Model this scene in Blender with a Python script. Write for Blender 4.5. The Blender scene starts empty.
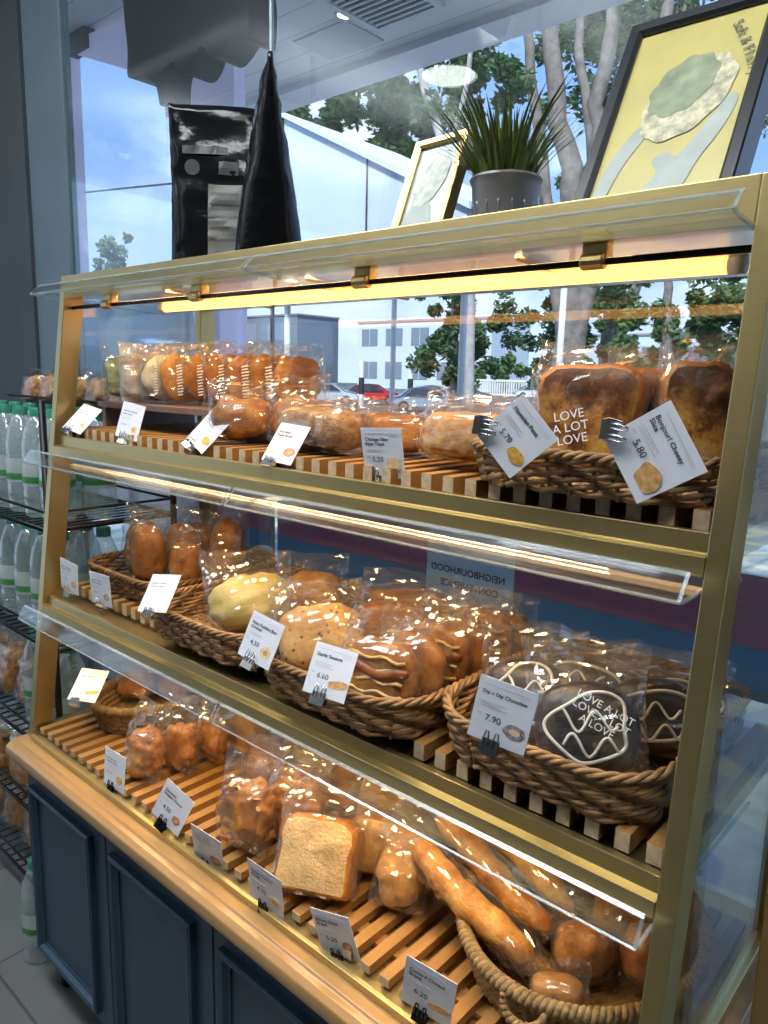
import bpy, math, random
from mathutils import Vector, Matrix, noise, Euler
R = math.radians; PI = math.pi
rnd = random.Random(7)
scn = bpy.context.scene
COL = scn.collection
SKY = 1.25; SUN = 6.0; EXPOSURE = 0.14; LAMPE = 17.0; CASEFILL = 1.9; WASH = 8.5
FLOOR = -0.515          # the scene is laid out with the counter top at height 0 and lifted at the end

# ------------------------------------------------------------------ mesh helpers
def spow(a, e):
    return math.copysign(abs(a) ** e, a)

class MB:
    def __init__(s):
        s.v = []; s.f = []; s.mi = []; s.cur = 0
    def add(s, vs, fs):
        b = len(s.v); s.v += [Vector(p) for p in vs]
        for f in fs:
            s.f.append([b + i for i in f]); s.mi.append(s.cur)
        return s
    def box(s, x0, x1, y0, y1, z0, z1, M=None):
        vs = [Vector(p) for p in ((x0,y0,z0),(x1,y0,z0),(x1,y1,z0),(x0,y1,z0),(x0,y0,z1),(x1,y0,z1),(x1,y1,z1),(x0,y1,z1))]
        if M: vs = [M @ p for p in vs]
        return s.add(vs, [(0,3,2,1),(4,5,6,7),(0,1,5,4),(1,2,6,5),(2,3,7,6),(3,0,4,7)])
    def cbox(s, c, d, M=None):
        return s.box(c[0]-d[0]/2, c[0]+d[0]/2, c[1]-d[1]/2, c[1]+d[1]/2, c[2]-d[2]/2, c[2]+d[2]/2, M)
    def tube(s, path, r, n=6, closed=False, cap=True, squash=1.0):
        P = [Vector(p) for p in path]; m = len(P)
        rr = r if isinstance(r, (list, tuple)) else [r] * m
        vs = []; up = None
        for i in range(m):
            a = P[(i-1) % m] if (closed or i > 0) else P[i]
            b = P[(i+1) % m] if (closed or i < m-1) else P[i]
            t = (b - a)
            t = t.normalized() if t.length > 1e-9 else Vector((0,0,1))
            if up is None:
                up = Vector((0,0,1)) if abs(t.z) < .9 else Vector((1,0,0))
            sd = t.cross(up)
            if sd.length < 1e-6: sd = t.orthogonal()
            sd.normalize(); up = sd.cross(t).normalized()
            for k in range(n):
                a_ = 2*PI*k/n
                vs.append(P[i] + (sd*math.cos(a_) + up*math.sin(a_)*squash) * rr[i])
        fs = []
        for i in range(m if closed else m-1):
            j = (i+1) % m
            for k in range(n):
                k2 = (k+1) % n
                fs.append((i*n+k, i*n+k2, j*n+k2, j*n+k))
        if cap and not closed:
            fs.append(tuple(range(n-1, -1, -1))); fs.append(tuple((m-1)*n+k for k in range(n)))
        return s.add(vs, fs)
    def lathe(s, prof, n=24, c=(0,0,0), sx=1, sy=1):
        vs = []; m = len(prof)
        for (r, z) in prof:
            for k in range(n):
                a = 2*PI*k/n
                vs.append((c[0]+r*math.cos(a)*sx, c[1]+r*math.sin(a)*sy, c[2]+z))
        fs = []
        for i in range(m-1):
            for k in range(n):
                k2 = (k+1) % n
                fs.append((i*n+k, i*n+k2, (i+1)*n+k2, (i+1)*n+k))
        if prof[0][0] > 1e-6: fs.append(tuple(range(n-1, -1, -1)))
        if prof[-1][0] > 1e-6: fs.append(tuple((m-1)*n+k for k in range(n)))
        return s.add(vs, fs)
    def prism(s, poly, a, b, axis='y', M=None):
        # poly in the two other axes; extruded from a to b
        def P(p, t):
            if axis == 'y': q = Vector((p[0], t, p[1]))
            elif axis == 'x': q = Vector((t, p[0], p[1]))
            else: q = Vector((p[0], p[1], t))
            return M @ q if M else q
        n = len(poly)
        vs = [P(p, a) for p in poly] + [P(p, b) for p in poly]
        fs = [tuple(range(n-1, -1, -1)), tuple(range(n, 2*n))]
        fs += [(i, (i+1) % n, n+(i+1) % n, n+i) for i in range(n)]
        return s.add(vs, fs)
    def blob(s, w, d, h, ex=1.0, amp=.0, fr=30., seed=0, nu=28, nv=18, c=None, ridges=None):
        c = Vector(c) if c else Vector((0,0,h/2)); o = Vector((seed*3.7, seed*1.3, seed*7.1))
        vs = []
        for j in range(nv+1):
            v = -PI/2 + PI*j/nv
            for i in range(nu):
                u = 2*PI*i/nu
                p = Vector((w/2*spow(math.cos(v), ex)*spow(math.cos(u), ex), d/2*spow(math.cos(v), ex)*spow(math.sin(u), ex), h/2*spow(math.sin(v), ex)))
                if amp:
                    nn = p.normalized() if p.length > 1e-9 else Vector((0,0,1))
                    q = p*fr + o
                    p = p + nn*amp*(noise.noise(q) + .5*noise.noise(q*2.3))
                if ridges:
                    p = p * (1 + ridges(p, u, v))
                vs.append(p + c)
        fs = []
        for j in range(nv):
            for i in range(nu):
                i2 = (i+1) % nu
                fs.append((j*nu+i, j*nu+i2, (j+1)*nu+i2, (j+1)*nu+i))
        return s.add(vs, fs)
    def build(s, name, mat, parent=None, smooth=False, bevel=0, bseg=2, angle=None):
        me = bpy.data.meshes.new(name)
        me.from_pydata([tuple(p) for p in s.v], [], s.f)
        mats = mat if isinstance(mat, (list, tuple)) else [mat]
        for m in mats: me.materials.append(m)
        if len(mats) > 1: me.polygons.foreach_set('material_index', s.mi)
        if smooth: me.polygons.foreach_set('use_smooth', [True]*len(me.polygons))
        me.update()
        o = bpy.data.objects.new(name, me); COL.objects.link(o)
        if parent: o.parent = parent
        if bevel:
            b = o.modifiers.new('Bevel', 'BEVEL'); b.width = bevel; b.segments = bseg; b.limit_method = 'ANGLE'; b.angle_limit = R(35)
        if angle: me.set_sharp_from_angle(angle=R(angle))
        return o

def tag(o, label, cat, group=None, kind=None):
    o['label'] = label; o['category'] = cat
    if group: o['group'] = group
    if kind: o['kind'] = kind
    return o
def thing(name, label, cat, loc=(0,0,0), rot=None, group=None, M=None):
    o = bpy.data.objects.new(name, None); COL.objects.link(o); o.empty_display_size = .02
    if M is not None: o.matrix_world = M
    else:
        o.location = loc
        if rot: o.rotation_euler = rot if isinstance(rot, (tuple, list, Euler)) else (0,0,rot)
    return tag(o, label, cat, group)
def struct(o):
    o['kind'] = 'structure'; return o
def basis(X, Y, pos):
    X = Vector(X).normalized(); N = X.cross(Vector(Y)).normalized(); Y = N.cross(X)
    return Matrix(((X.x,Y.x,N.x,pos[0]),(X.y,Y.y,N.y,pos[1]),(X.z,Y.z,N.z,pos[2]),(0,0,0,1)))

def text(name, s, size, mat, parent, M, align='LEFT', bold=0, extrude=.0, spacing=1.0):
    cu = bpy.data.curves.new(name, 'FONT'); cu.body = s; cu.size = size; cu.align_x = align
    cu.offset = bold*size; cu.extrude = extrude; cu.resolution_u = 3; cu.space_character = spacing; cu.space_line = .95
    tmp = bpy.data.objects.new(name, cu); COL.objects.link(tmp)
    dg = bpy.context.evaluated_depsgraph_get()
    me = bpy.data.meshes.new_from_object(tmp.evaluated_get(dg))
    bpy.data.objects.remove(tmp); bpy.data.curves.remove(cu)
    me.materials.clear(); me.materials.append(mat)
    o = bpy.data.objects.new(name, me); COL.objects.link(o)
    if parent: o.parent = parent
    o.matrix_local = M
    return o

# ------------------------------------------------------------------ materials
def nodes(name):
    m = bpy.data.materials.new(name); m.use_nodes = True
    nt = m.node_tree; nt.nodes.clear()
    out = nt.nodes.new('ShaderNodeOutputMaterial')
    return m, nt, out
def N(nt, typ, **kw):
    n = nt.nodes.new(typ)
    for k, v in kw.items():
        if k.startswith('_'): setattr(n, k[1:], v)
        else: n.inputs[k.replace('__', ' ')].default_value = v
    return n
def pbsdf(nt, **kw):
    n = nt.nodes.new('ShaderNodeBsdfPrincipled')
    for k, v in kw.items():
        n.inputs[k.replace('_', ' ')].default_value = v
    return n
def c4(c): return (c[0], c[1], c[2], 1)
def ramp(nt, stops):
    n = nt.nodes.new('ShaderNodeValToRGB'); e = n.color_ramp.elements
    e[0].position, e[0].color = stops[0][0], c4(stops[0][1])
    e[1].position, e[1].color = stops[-1][0], c4(stops[-1][1])
    for p, c in stops[1:-1]:
        x = e.new(p); x.color = c4(c)
    return n
def mat(name, col, rough=.5, metal=0., var=0., scale=40., bump=0., bscale=None, emit=0, ecol=None, coat=0., spec=.5, stretch=None):
    m, nt, out = nodes(name)
    b = pbsdf(nt, Roughness=rough, Metallic=metal)
    b.inputs['Specular IOR Level'].default_value = spec
    b.inputs['Coat Weight'].default_value = coat; b.inputs['Coat Roughness'].default_value = .15
    nt.links.new(b.outputs[0], out.inputs[0])
    b.inputs['Base Color'].default_value = c4(col)
    tc = nt.nodes.new('ShaderNodeTexCoord'); mp = nt.nodes.new('ShaderNodeMapping')
    nt.links.new(tc.outputs['Object'], mp.inputs[0])
    if stretch: mp.inputs['Scale'].default_value = stretch
    if var:
        n = N(nt, 'ShaderNodeTexNoise', Scale=scale, Detail=4.); nt.links.new(mp.outputs[0], n.inputs['Vector'])
        rp = ramp(nt, [(.3, [c*(1-var) for c in col]), (.7, [min(1, c*(1+var)) for c in col])])
        nt.links.new(n.outputs[0], rp.inputs[0]); nt.links.new(rp.outputs[0], b.inputs['Base Color'])
    if bump:
        n2 = N(nt, 'ShaderNodeTexNoise', Scale=bscale or scale, Detail=3.); nt.links.new(mp.outputs[0], n2.inputs['Vector'])
        bp = N(nt, 'ShaderNodeBump', Strength=bump, Distance=.002); nt.links.new(n2.outputs[0], bp.inputs['Height'])
        nt.links.new(bp.outputs[0], b.inputs['Normal'])
    if emit:
        b.inputs['Emission Color'].default_value = c4(ecol or col); b.inputs['Emission Strength'].default_value = emit
    return m
def clear(name, tint=(1,1,1), base=.05, edge=.5, rough=.05, haze=0., bump=0., bscale=60., glow=(1,1,1)):
    """thin clear plastic or glass: mostly see-through, glossy at grazing angles and where creased"""
    m, nt, out = nodes(name)
    tr = N(nt, 'ShaderNodeBsdfTransparent', Color=c4(tint)); gl = N(nt, 'ShaderNodeBsdfGlossy', Color=c4(glow), Roughness=rough)
    lw = N(nt, 'ShaderNodeLayerWeight', Blend=.35)
    mr = N(nt, 'ShaderNodeMapRange'); mr.inputs[3].default_value = base; mr.inputs[4].default_value = edge
    pw = N(nt, 'ShaderNodeMath', _operation='POWER'); pw.inputs[1].default_value = 2.0
    nt.links.new(lw.outputs['Facing'], pw.inputs[0]); nt.links.new(pw.outputs[0], mr.inputs[0])
    mx = nt.nodes.new('ShaderNodeMixShader')
    nt.links.new(mr.outputs[0], mx.inputs[0]); nt.links.new(tr.outputs[0], mx.inputs[1]); nt.links.new(gl.outputs[0], mx.inputs[2])
    last = mx
    if haze:
        df = N(nt, 'ShaderNodeBsdfDiffuse', Color=(.85,.88,.92,1)); m2 = nt.nodes.new('ShaderNodeMixShader'); m2.inputs[0].default_value = haze
        nt.links.new(mx.outputs[0], m2.inputs[1]); nt.links.new(df.outputs[0], m2.inputs[2]); last = m2
    if bump:
        tc = nt.nodes.new('ShaderNodeTexCoord')
        n = N(nt, 'ShaderNodeTexNoise', Scale=bscale, Detail=1.5, Distortion=.8); nt.links.new(tc.outputs['Object'], n.inputs['Vector'])
        bp = N(nt, 'ShaderNodeBump', Strength=bump, Distance=.004); nt.links.new(n.outputs[0], bp.inputs['Height'])
        for q in (gl, lw): nt.links.new(bp.outputs[0], q.inputs['Normal'])
    nt.links.new(last.outputs[0], out.inputs[0])
    return m
def crust(name, stops, scale=34., rough=.42, topdark=.45, topcol=(.2,.075,.02), bump=.6, spec=.4, speck=None):
    """baked crust: mottled browns, browner on the side that faced the oven's top heat"""
    m, nt, out = nodes(name)
    b = pbsdf(nt, Roughness=rough); b.inputs['Specular IOR Level'].default_value = spec
    tc = nt.nodes.new('ShaderNodeTexCoord'); oi = nt.nodes.new('ShaderNodeObjectInfo')
    ad = N(nt, 'ShaderNodeVectorMath', _operation='ADD'); nt.links.new(tc.outputs['Object'], ad.inputs[0]); nt.links.new(oi.outputs['Random'], ad.inputs[1])
    n = N(nt, 'ShaderNodeTexNoise', Scale=scale, Detail=7., Roughness=.68); nt.links.new(ad.outputs[0], n.inputs['Vector'])
    rp = ramp(nt, stops); nt.links.new(n.outputs[0], rp.inputs[0]); col = rp.outputs[0]
    if topdark:
        sx = nt.nodes.new('ShaderNodeSeparateXYZ'); nt.links.new(tc.outputs['Generated'], sx.inputs[0])
        n3 = N(nt, 'ShaderNodeTexNoise', Scale=scale*1.4, Detail=3.); nt.links.new(ad.outputs[0], n3.inputs['Vector'])
        a = N(nt, 'ShaderNodeMath', _operation='ADD'); nt.links.new(sx.outputs[2], a.inputs[0]); nt.links.new(n3.outputs[0], a.inputs[1])
        mr = N(nt, 'ShaderNodeMapRange'); mr.inputs[1].default_value = .75; mr.inputs[2].default_value = 1.45; mr.inputs[4].default_value = topdark
        nt.links.new(a.outputs[0], mr.inputs[0])
        mx = N(nt, 'ShaderNodeMixRGB'); nt.links.new(mr.outputs[0], mx.inputs[0]); nt.links.new(col, mx.inputs[1]); mx.inputs[2].default_value = c4(topcol); col = mx.outputs[0]
    if speck:
        v = N(nt, 'ShaderNodeTexVoronoi', Scale=speck[1]); nt.links.new(ad.outputs[0], v.inputs['Vector'])
        cp = ramp(nt, [(.12, (1,1,1)), (.22, (0,0,0))]); nt.links.new(v.outputs['Distance'], cp.inputs[0])
        mx = N(nt, 'ShaderNodeMixRGB'); nt.links.new(cp.outputs[0], mx.inputs[0]); nt.links.new(col, mx.inputs[1]); mx.inputs[2].default_value = c4(speck[0]); col = mx.outputs[0]
    nt.links.new(col, b.inputs['Base Color'])
    n2 = N(nt, 'ShaderNodeTexNoise', Scale=scale*4, Detail=3.); nt.links.new(ad.outputs[0], n2.inputs['Vector'])
    bp = N(nt, 'ShaderNodeBump', Strength=bump, Distance=.003); nt.links.new(n2.outputs[0], bp.inputs['Height']); nt.links.new(bp.outputs[0], b.inputs['Normal'])
    nt.links.new(b.outputs[0], out.inputs[0])
    return m
def woodmat(name, c0, c1, axis='x', rough=.4, scale=9., coat=.2):
    m, nt, out = nodes(name)
    b = pbsdf(nt, Roughness=rough); b.inputs['Coat Weight'].default_value = coat; b.inputs['Coat Roughness'].default_value = .2
    tc = nt.nodes.new('ShaderNodeTexCoord'); mp = nt.nodes.new('ShaderNodeMapping'); nt.links.new(tc.outputs['Object'], mp.inputs[0])
    mp.inputs['Scale'].default_value = {'x': (.6, 9, 9), 'y': (9, .6, 9), 'z': (9, 9, .6)}[axis]
    n = N(nt, 'ShaderNodeTexNoise', Scale=scale, Detail=6., Distortion=.6); nt.links.new(mp.outputs[0], n.inputs['Vector'])
    rp = ramp(nt, [(.3, c0), (.7, c1)]); nt.links.new(n.outputs[0], rp.inputs[0]); nt.links.new(rp.outputs[0], b.inputs['Base Color'])
    nt.links.new(b.outputs[0], out.inputs[0]); return m

GOLD = mat('brushed_gold', (.50,.39,.17), .34, .92, var=.05, scale=30, stretch=(1,40,40))
GOLDL = mat('gold_paint', (.55,.42,.18), .4, .75)
BRASS = mat('brass', (.5,.36,.15), .3, 1.)
CHROME = mat('chrome', (.8,.8,.82), .12, 1.)
BLACKM = mat('black_metal', (.012,.012,.014), .35, .6)
NAVY = mat('navy_paint', (.027,.056,.088), .38, var=.08, scale=6, bump=.04, bscale=200)
OAK = woodmat('oak_counter', (.40,.21,.065), (.53,.30,.11), 'x', .32, 5., .35)
SLAT = woodmat('beech_slat', (.31,.145,.038), (.43,.225,.072), 'y', .45, 7., .1)
SLATEND = mat('slat_end_grain', (.62,.45,.26), .6, var=.2, scale=120)
RISER = woodmat('walnut_board', (.12,.06,.035), (.2,.11,.07), 'x', .4, 6.)
WICKER = mat('wicker', (.27,.150,.060), .5, var=.45, scale=60, bump=.3, bscale=300, spec=.4)
WICKD = mat('wicker_brown', (.19,.095,.034), .5, var=.45, scale=60, bump=.3, bscale=300, spec=.4)
SEAG = mat('seagrass', (.27,.175,.075), .7, var=.45, scale=90, bump=.5, bscale=300)
WHITEP = mat('card_white', (.80,.82,.88), .55)
INK = mat('black_ink', (.02,.02,.024), .6)
GREYINK = mat('grey_ink', (.42,.43,.46), .6)
PHINK = mat('pale_ink', (.62,.63,.67), .6)
ACRYL = clear('clear_acrylic', (.97,.985,.98), .018, .5, .06)
ACEDGE = clear('acrylic_edge', (.85,.9,.88), .15, .5, .15, haze=.18)
GLASS = clear('window_glass', (.90,.95,.985), .045, .5, .0)
SGLASS = clear('side_glass', (.93,.96,.95), .05, .5, .01)
BAG = clear('cello_bag', (.98,.98,.98), .062, .80, .06, haze=.028, bump=.22, bscale=16.)
BAGW = clear('frosted_bag', (.93,.92,.93), .12, .6, .2, haze=.22, bump=.6, bscale=60.)
PRINT = mat('white_print', (.85,.85,.83), .5)
DPRINT = mat('dark_print', (.16,.08,.10), .5)
LED = mat('warm_led', (1,.72,.36), .5, emit=1., ecol=(3.0,1.25,.30))
LEDS = mat('warm_led_strip', (1,.72,.36), .5, emit=1., ecol=(2.6,1.5,.6))
UNDER = mat('pale_underside', (.62,.56,.46), .35, .2)

C_GOLD = crust('golden_crust', [(.3,(.22,.068,.010)),(.5,(.44,.165,.026)),(.72,(.66,.34,.08))], topdark=.6, bump=.5)
C_BROWN = crust('brown_crust', [(.3,(.25,.085,.016)),(.52,(.46,.19,.042)),(.72,(.62,.33,.10))], topdark=.45, topcol=(.13,.042,.012))
C_PALE = crust('pale_crust', [(.3,(.34,.14,.03)),(.5,(.54,.275,.075)),(.75,(.70,.44,.16))], topdark=.5, topcol=(.30,.115,.025), bump=.45)
C_DARKT = crust('toasted_cheese', [(.40,(.05,.017,.007)),(.48,(.17,.055,.013)),(.55,(.46,.20,.035)),(.66,(.62,.37,.10))], scale=30, topdark=.95, topcol=(.06,.020,.008), bump=.3)
C_BAG = crust('baguette_crust', [(.32,(.27,.095,.02)),(.47,(.52,.24,.06)),(.6,(.66,.38,.12)),(.75,(.74,.50,.22))], topdark=0, scale=26, bump=.8)
C_BAG2 = crust('baguette_brown', [(.3,(.20,.065,.013)),(.5,(.42,.17,.035)),(.68,(.58,.31,.09))], topdark=0, scale=30, bump=.8)
C_CRUMB = crust('bread_crumb', [(.3,(.46,.29,.12)),(.7,(.66,.46,.23))], topdark=0, scale=60, bump=.6)
C_GREEN = crust('green_bun', [(.3,(.09,.13,.04)),(.55,(.28,.33,.16)),(.75,(.55,.56,.38))], topdark=0, scale=40)
C_PAND = crust('pandan_bun', [(.3,(.48,.42,.12)),(.6,(.66,.58,.26)),(.8,(.74,.66,.38))], topdark=.3, topcol=(.42,.22,.06), scale=18)
C_PURP = crust('mauve_bun', [(.3,(.22,.14,.12)),(.7,(.38,.27,.23))], topdark=0, scale=30)
C_WHITE = crust('white_bun', [(.3,(.55,.52,.42)),(.7,(.72,.70,.6))], topdark=0, scale=30)
C_CHOC = crust('chocolate', [(.3,(.011,.006,.005)),(.7,(.030,.015,.011))], topdark=0, rough=.3, bump=.08, spec=.5)
C_GARL = crust('herb_bread', [(.3,(.38,.18,.05)),(.55,(.56,.32,.10)),(.8,(.68,.46,.2))], topdark=.4, topcol=(.33,.15,.03), speck=((.10,.06,.012), 90.))
C_NUT = crust('seeded_crust', [(.3,(.14,.06,.02)),(.5,(.36,.18,.06)),(.7,(.60,.38,.17))], topdark=.2, scale=70, bump=.6)
C_BRIO = crust('brioche_crust', [(.3,(.20,.062,.014)),(.6,(.34,.125,.03)),(.8,(.45,.2,.05))], topdark=.2, topcol=(.12,.035,.01))
ICING = mat('white_icing', (.82,.80,.74), .4)
CHEESE = mat('melted_cheese', (.60,.42,.16), .4, var=.4, scale=60)
ALMOND = mat('almond_flake', (.66,.42,.17), .5, var=.3, scale=150)
SAUS = mat('sausage', (.24,.075,.022), .35, var=.3, scale=50)

# ------------------------------------------------------------------ breads and their bags
def shape(kind, w, d, h, sd):
    """returns [(part name, MB, material, smooth)] with the base centre at the origin"""
    out = []
    if kind in ('bun', 'brownbun', 'palebun', 'green', 'purple', 'white', 'pandan'):
        m = dict(bun=C_GOLD, brownbun=C_BROWN, palebun=C_PALE, green=C_GREEN, purple=C_PURP, white=C_WHITE, pandan=C_PAND)[kind]
        def fold(p, u, v): return .09*noise.noise(p*55+Vector((sd*3,1,2))) - .07*math.exp(-((p.x/w*2-.25*math.sin(p.z/h*4+sd))/.16)**2)*(1 if p.y < 0 else .4)
        out.append(('bread', MB().blob(w, d, h, .80, min(w,d,h)*.10, 30, sd, 40, 26, ridges=fold), m, True))
    elif kind in ('slice', 'toast'):
        # sandwich slice outline with a two-lobed top
        pts = [(-.46,0),(-.48,.05),(-.46,.55),(-.50,.72),(-.47,.88),(-.36,.97),(-.2,.99),(-.05,.985),(.05,.985),(.2,1.),(.36,.97),(.47,.88),(.5,.72),(.46,.55),(.48,.05),(.46,0)]
        mb = MB(); n = len(pts)
        sec = [(-.5,.90),(-.44,.98),(-.3,1.),(.3,1.),(.44,.98),(.5,.90)]
        vs = []
        for (t, k) in sec:
            for (x, z) in pts:
                vs.append((x*w*k, t*d, h*.5 + (z-.5)*h*k))
        fs = [(i*n+j, i*n+(j+1) % n, (i+1)*n+(j+1) % n, (i+1)*n+j) for i in range(len(sec)-1) for j in range(n)]
        mb.add(vs, fs)
        mb.cur = 1
        # faces as fine grids so that they carry relief
        for side, t in ((-1, -.5), (1, .5)):
            c = len(mb.v)
            ring = [Vector((x*w*.9, t*d, h*.5+(z-.5)*h*.9)) for (x, z) in pts]
            cen = Vector((0, t*d, h*.5)); g = [ring]
            for q in (.72, .45, .2):
                rg = []
                for i, p in enumerate(ring):
                    r = cen + (p-cen)*q
                    r.y += side*(d*.10 + .006*noise.noise(r*60+Vector((sd,0,0))))
                    rg.append(r)
                g.append(rg)
            vs = [p for rg in g for p in rg] + [cen + Vector((0, side*d*.12, 0))]
            fs = []
            for a in range(3):
                for j in range(n):
                    j2 = (j+1) % n; q = (a*n+j, a*n+j2, (a+1)*n+j2, (a+1)*n+j)
                    fs.append(q if side > 0 else q[::-1])
            for j in range(n):
                q = (3*n+j, 3*n+(j+1) % n, 4*n); fs.append(q if side > 0 else q[::-1])
            mb.add(vs, fs)
        out.append(('bread', mb, [C_BRIO if kind == 'slice' else C_BROWN, C_DARKT if kind == 'slice' else C_CRUMB], True))
    elif kind in ('loaf', 'garlic', 'nutloaf', 'brioche', 'puff'):
        m = dict(loaf=C_PALE, garlic=C_GARL, nutloaf=C_NUT, brioche=C_BRIO, puff=C_GOLD)[kind]
        def rid(p, u, v):
            k = {'brioche': 3, 'puff': 5, 'nutloaf': 4, 'garlic': 4, 'loaf': 3}[kind]
            return -.05*abs(math.sin(p.x/w*PI*k))*(1 if p.z > 0 else .2)
        out.append(('bread', MB().blob(w, d, h, .58, min(w,d,h)*.06, 34, sd, nu=40, nv=22, ridges=rid), m, True))
    elif kind in ('knot', 'almond'):      # wrinkled bun, browned on its folds
        def wr(q_, u, v):
            q = q_*52+Vector((sd*2.7, sd, 4))
            return .42*(abs(noise.noise(q))-.22) + .10*noise.noise(q*2.6)
        out.append(('bread', MB().blob(w, d, h, .78, w*.05, 30, sd, 44, 30, ridges=wr), C_GOLD, True))
        if kind == 'almond':
            al = MB(); rr = random.Random(sd)
            for k in range(26):
                x = rr.uniform(-.40,.40)*w; y = rr.uniform(-.36,.30)*d
                q = max(.02, 1-abs(2*x/w)**2.5-abs(2*y/d)**2.5); z = h*.5+h*.5*q**.4*.97
                Mk = Matrix.Translation((x,y,z)) @ Euler((rr.uniform(-.7,.7), rr.uniform(-.7,.7), rr.uniform(0,6))).to_matrix().to_4x4()
                k0 = len(al.v); al.blob(.013,.008,.0018,.9,nu=10,nv=6,c=(0,0,0))
                for v_ in al.v[k0:]: v_.xyz = Mk @ v_
            out.append(('almond_flakes', al, ALMOND, True))
    elif kind == 'swirl':
        def rid(p, u, v):
            r = math.hypot(p.x/w*2, p.z/h*2); a = math.atan2(p.z/h, p.x/w)
            return .06*math.sin(r*13 - a) * (1 if p.y < 0 else .3)
        out.append(('bread', MB().blob(w, d, h, .75, w*.02, 30, sd, nu=64, nv=40, ridges=rid), C_GOLD, True))
    elif kind == 'sausage':
        mb = MB().blob(w, d, h, .7, w*.04, 30, sd)
        out.append(('bread', mb, C_GOLD, True))
        sg = MB().tube([(-w*.46+w*.92*t/8, -d*.40, h*(.55+.05*math.sin(t))) for t in range(9)], [h*.06]+[h*.10]*7+[h*.06], 10)
        out.append(('sausage_filling', sg, SAUS, True))
        ch = MB()
        for k in range(4):
            z = h*(.24+.17*k)
            ch.tube([(-w*.42+w*.84*t/10, -d*.49-.0015*math.sin(t*2+k), z+h*.03*math.sin(t*1.3+k*2)) for t in range(11)], h*.028, 6)
        out.append(('cheese_topping', ch, CHEESE, True))
    elif kind == 'pizza':
        out.append(('bread', MB().blob(w, d, h, .8, w*.03, 40, sd), C_GOLD, True))
        mb = MB()
        for k in range(14):
            a = k*2.4; r = .37*math.sqrt(k/14)
            mb.blob(w*.15, d*.3, h*.11, .9, .001, 40, k, 10, 6, c=(math.cos(a)*w*r, -d*.46, h*.5+math.sin(a)*h*r))
        out.append(('cheese_topping', mb, CHEESE, True))
    elif kind == 'baguette':
        n = 26; path = []; rr = []
        for i in range(n+1):
            t = i/n
            path.append((.006*math.sin(t*5+sd), .004*math.sin(t*7+sd*2), h*t))
            e = min(1, math.sqrt(max(0, 1-(2*abs(t-.5))**5)))
            rr.append(max(.002, w/2*e*(1+.07*math.sin(t*30+sd)+.07*noise.noise(Vector((t*14, sd, 0))))))
        out.append(('bread', MB().tube(path, rr, 16), C_BAG if sd % 2 else C_BAG2, True))
    elif kind == 'choc':
        out.append(('bread', MB().blob(w, d, h, .82, w*.02, 24, sd, 36, 22), C_CHOC, True))
        mb = MB()
        def fy(x, z):
            q = min(.98, (abs(2*x/w)**2.3 + abs(2*(z-h/2)/h)**2.3)); return -d/2*(1-q)**.42 - .0016
        c = []
        for i in range(90):    # one looping line of icing
            t = i/89*2*PI
            x = w*.36*math.cos(t)*(1-.18*math.cos(3*t+sd)); z = h*.5 + h*.36*math.sin(t)*(1+.14*math.sin(2*t+sd))
            c.append((x, fy(x, z), z))
        mb.tube(c, .0019, 6)
        for s_ in range(2):
            c = []
            for i in range(60):
                t = i/59
                x = -w*.26+w*.5*t; z = h*(.30+.26*s_) + h*.13*math.sin(t*10+sd+s_*2)*(1-.4*t)
                c.append((x, fy(x, z), z))
            mb.tube(c, .0015, 6)
        out.append(('icing_drizzle', mb, ICING, True))
    elif kind == 'ring':
        mb = MB(); path = [(math.cos(a)*w*.3, 0, h/2+math.sin(a)*h*.3) for a in [2*PI*i/28 for i in range(28)]]
        mb.tube(path, w*.2, 14, closed=True, squash=min(1.3, d/(w*.4)))
        out.append(('bread', mb, C_GOLD, True))
    return out

def bagmesh(w, d, h, top, sd, crink=.0050, nu=40, nv=26, mouth=1.0):
    o = Vector((sd*5.3, sd*2.1, sd*9.7)); H = h + top; tb = h/H
    vs = []
    for j in range(nv+1):
        t = j/nv
        z = -.002 + H*t
        S = min(1, (.35 + t/.12*.65)) if t < .12 else (1 if t < tb*.86 else max(.02, 1-((t-tb*.86)/(1-tb*.86))**.8))
        A = 1.0 if t < tb*.8 else 1 + (mouth-1)*((t-tb*.8)/(1-tb*.8))
        for i in range(nu):
            u = 2*PI*i/nu
            x = w/2*A*spow(math.cos(u), .62); y = d/2*S*spow(math.sin(u), .75)
            p = Vector((x, y, z))
            q = p*34 + o
            k = crink*(.55 + 1.3*max(0, t-tb*.55)/(1-tb*.55) + (.5 if t < .12 else 0))
            rg = (1-1.6*abs(noise.noise(q)))*.75 + .5*(1-2.2*abs(noise.noise(q*2.3+Vector((3,1,7)))))*.6
            nx = Vector((math.cos(u)*.5, math.sin(u), 0))
            p += nx*k*(rg-.55)*1.5
            p.z += crink*.9*noise.noise(q*.8+Vector((9,0,0))) + (.012*noise.noise(Vector((x*22, sd, 0))) * max(0, (t-tb)/(1-tb+1e-6)) if t > tb else 0)
            p.y += (max(0, t-tb*.9))*.05*noise.noise(Vector((x*30, z*12, sd*2.)))
            vs.append(p)
    fs = []
    for j in range(nv):
        for i in range(nu):
            i2 = (i+1) % nu
            fs.append((j*nu+i, j*nu+i2, (j+1)*nu+i2, (j+1)*nu+i))
    fs.append(tuple(range(nu-1, -1, -1)))
    return MB().add(vs, fs)

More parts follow.
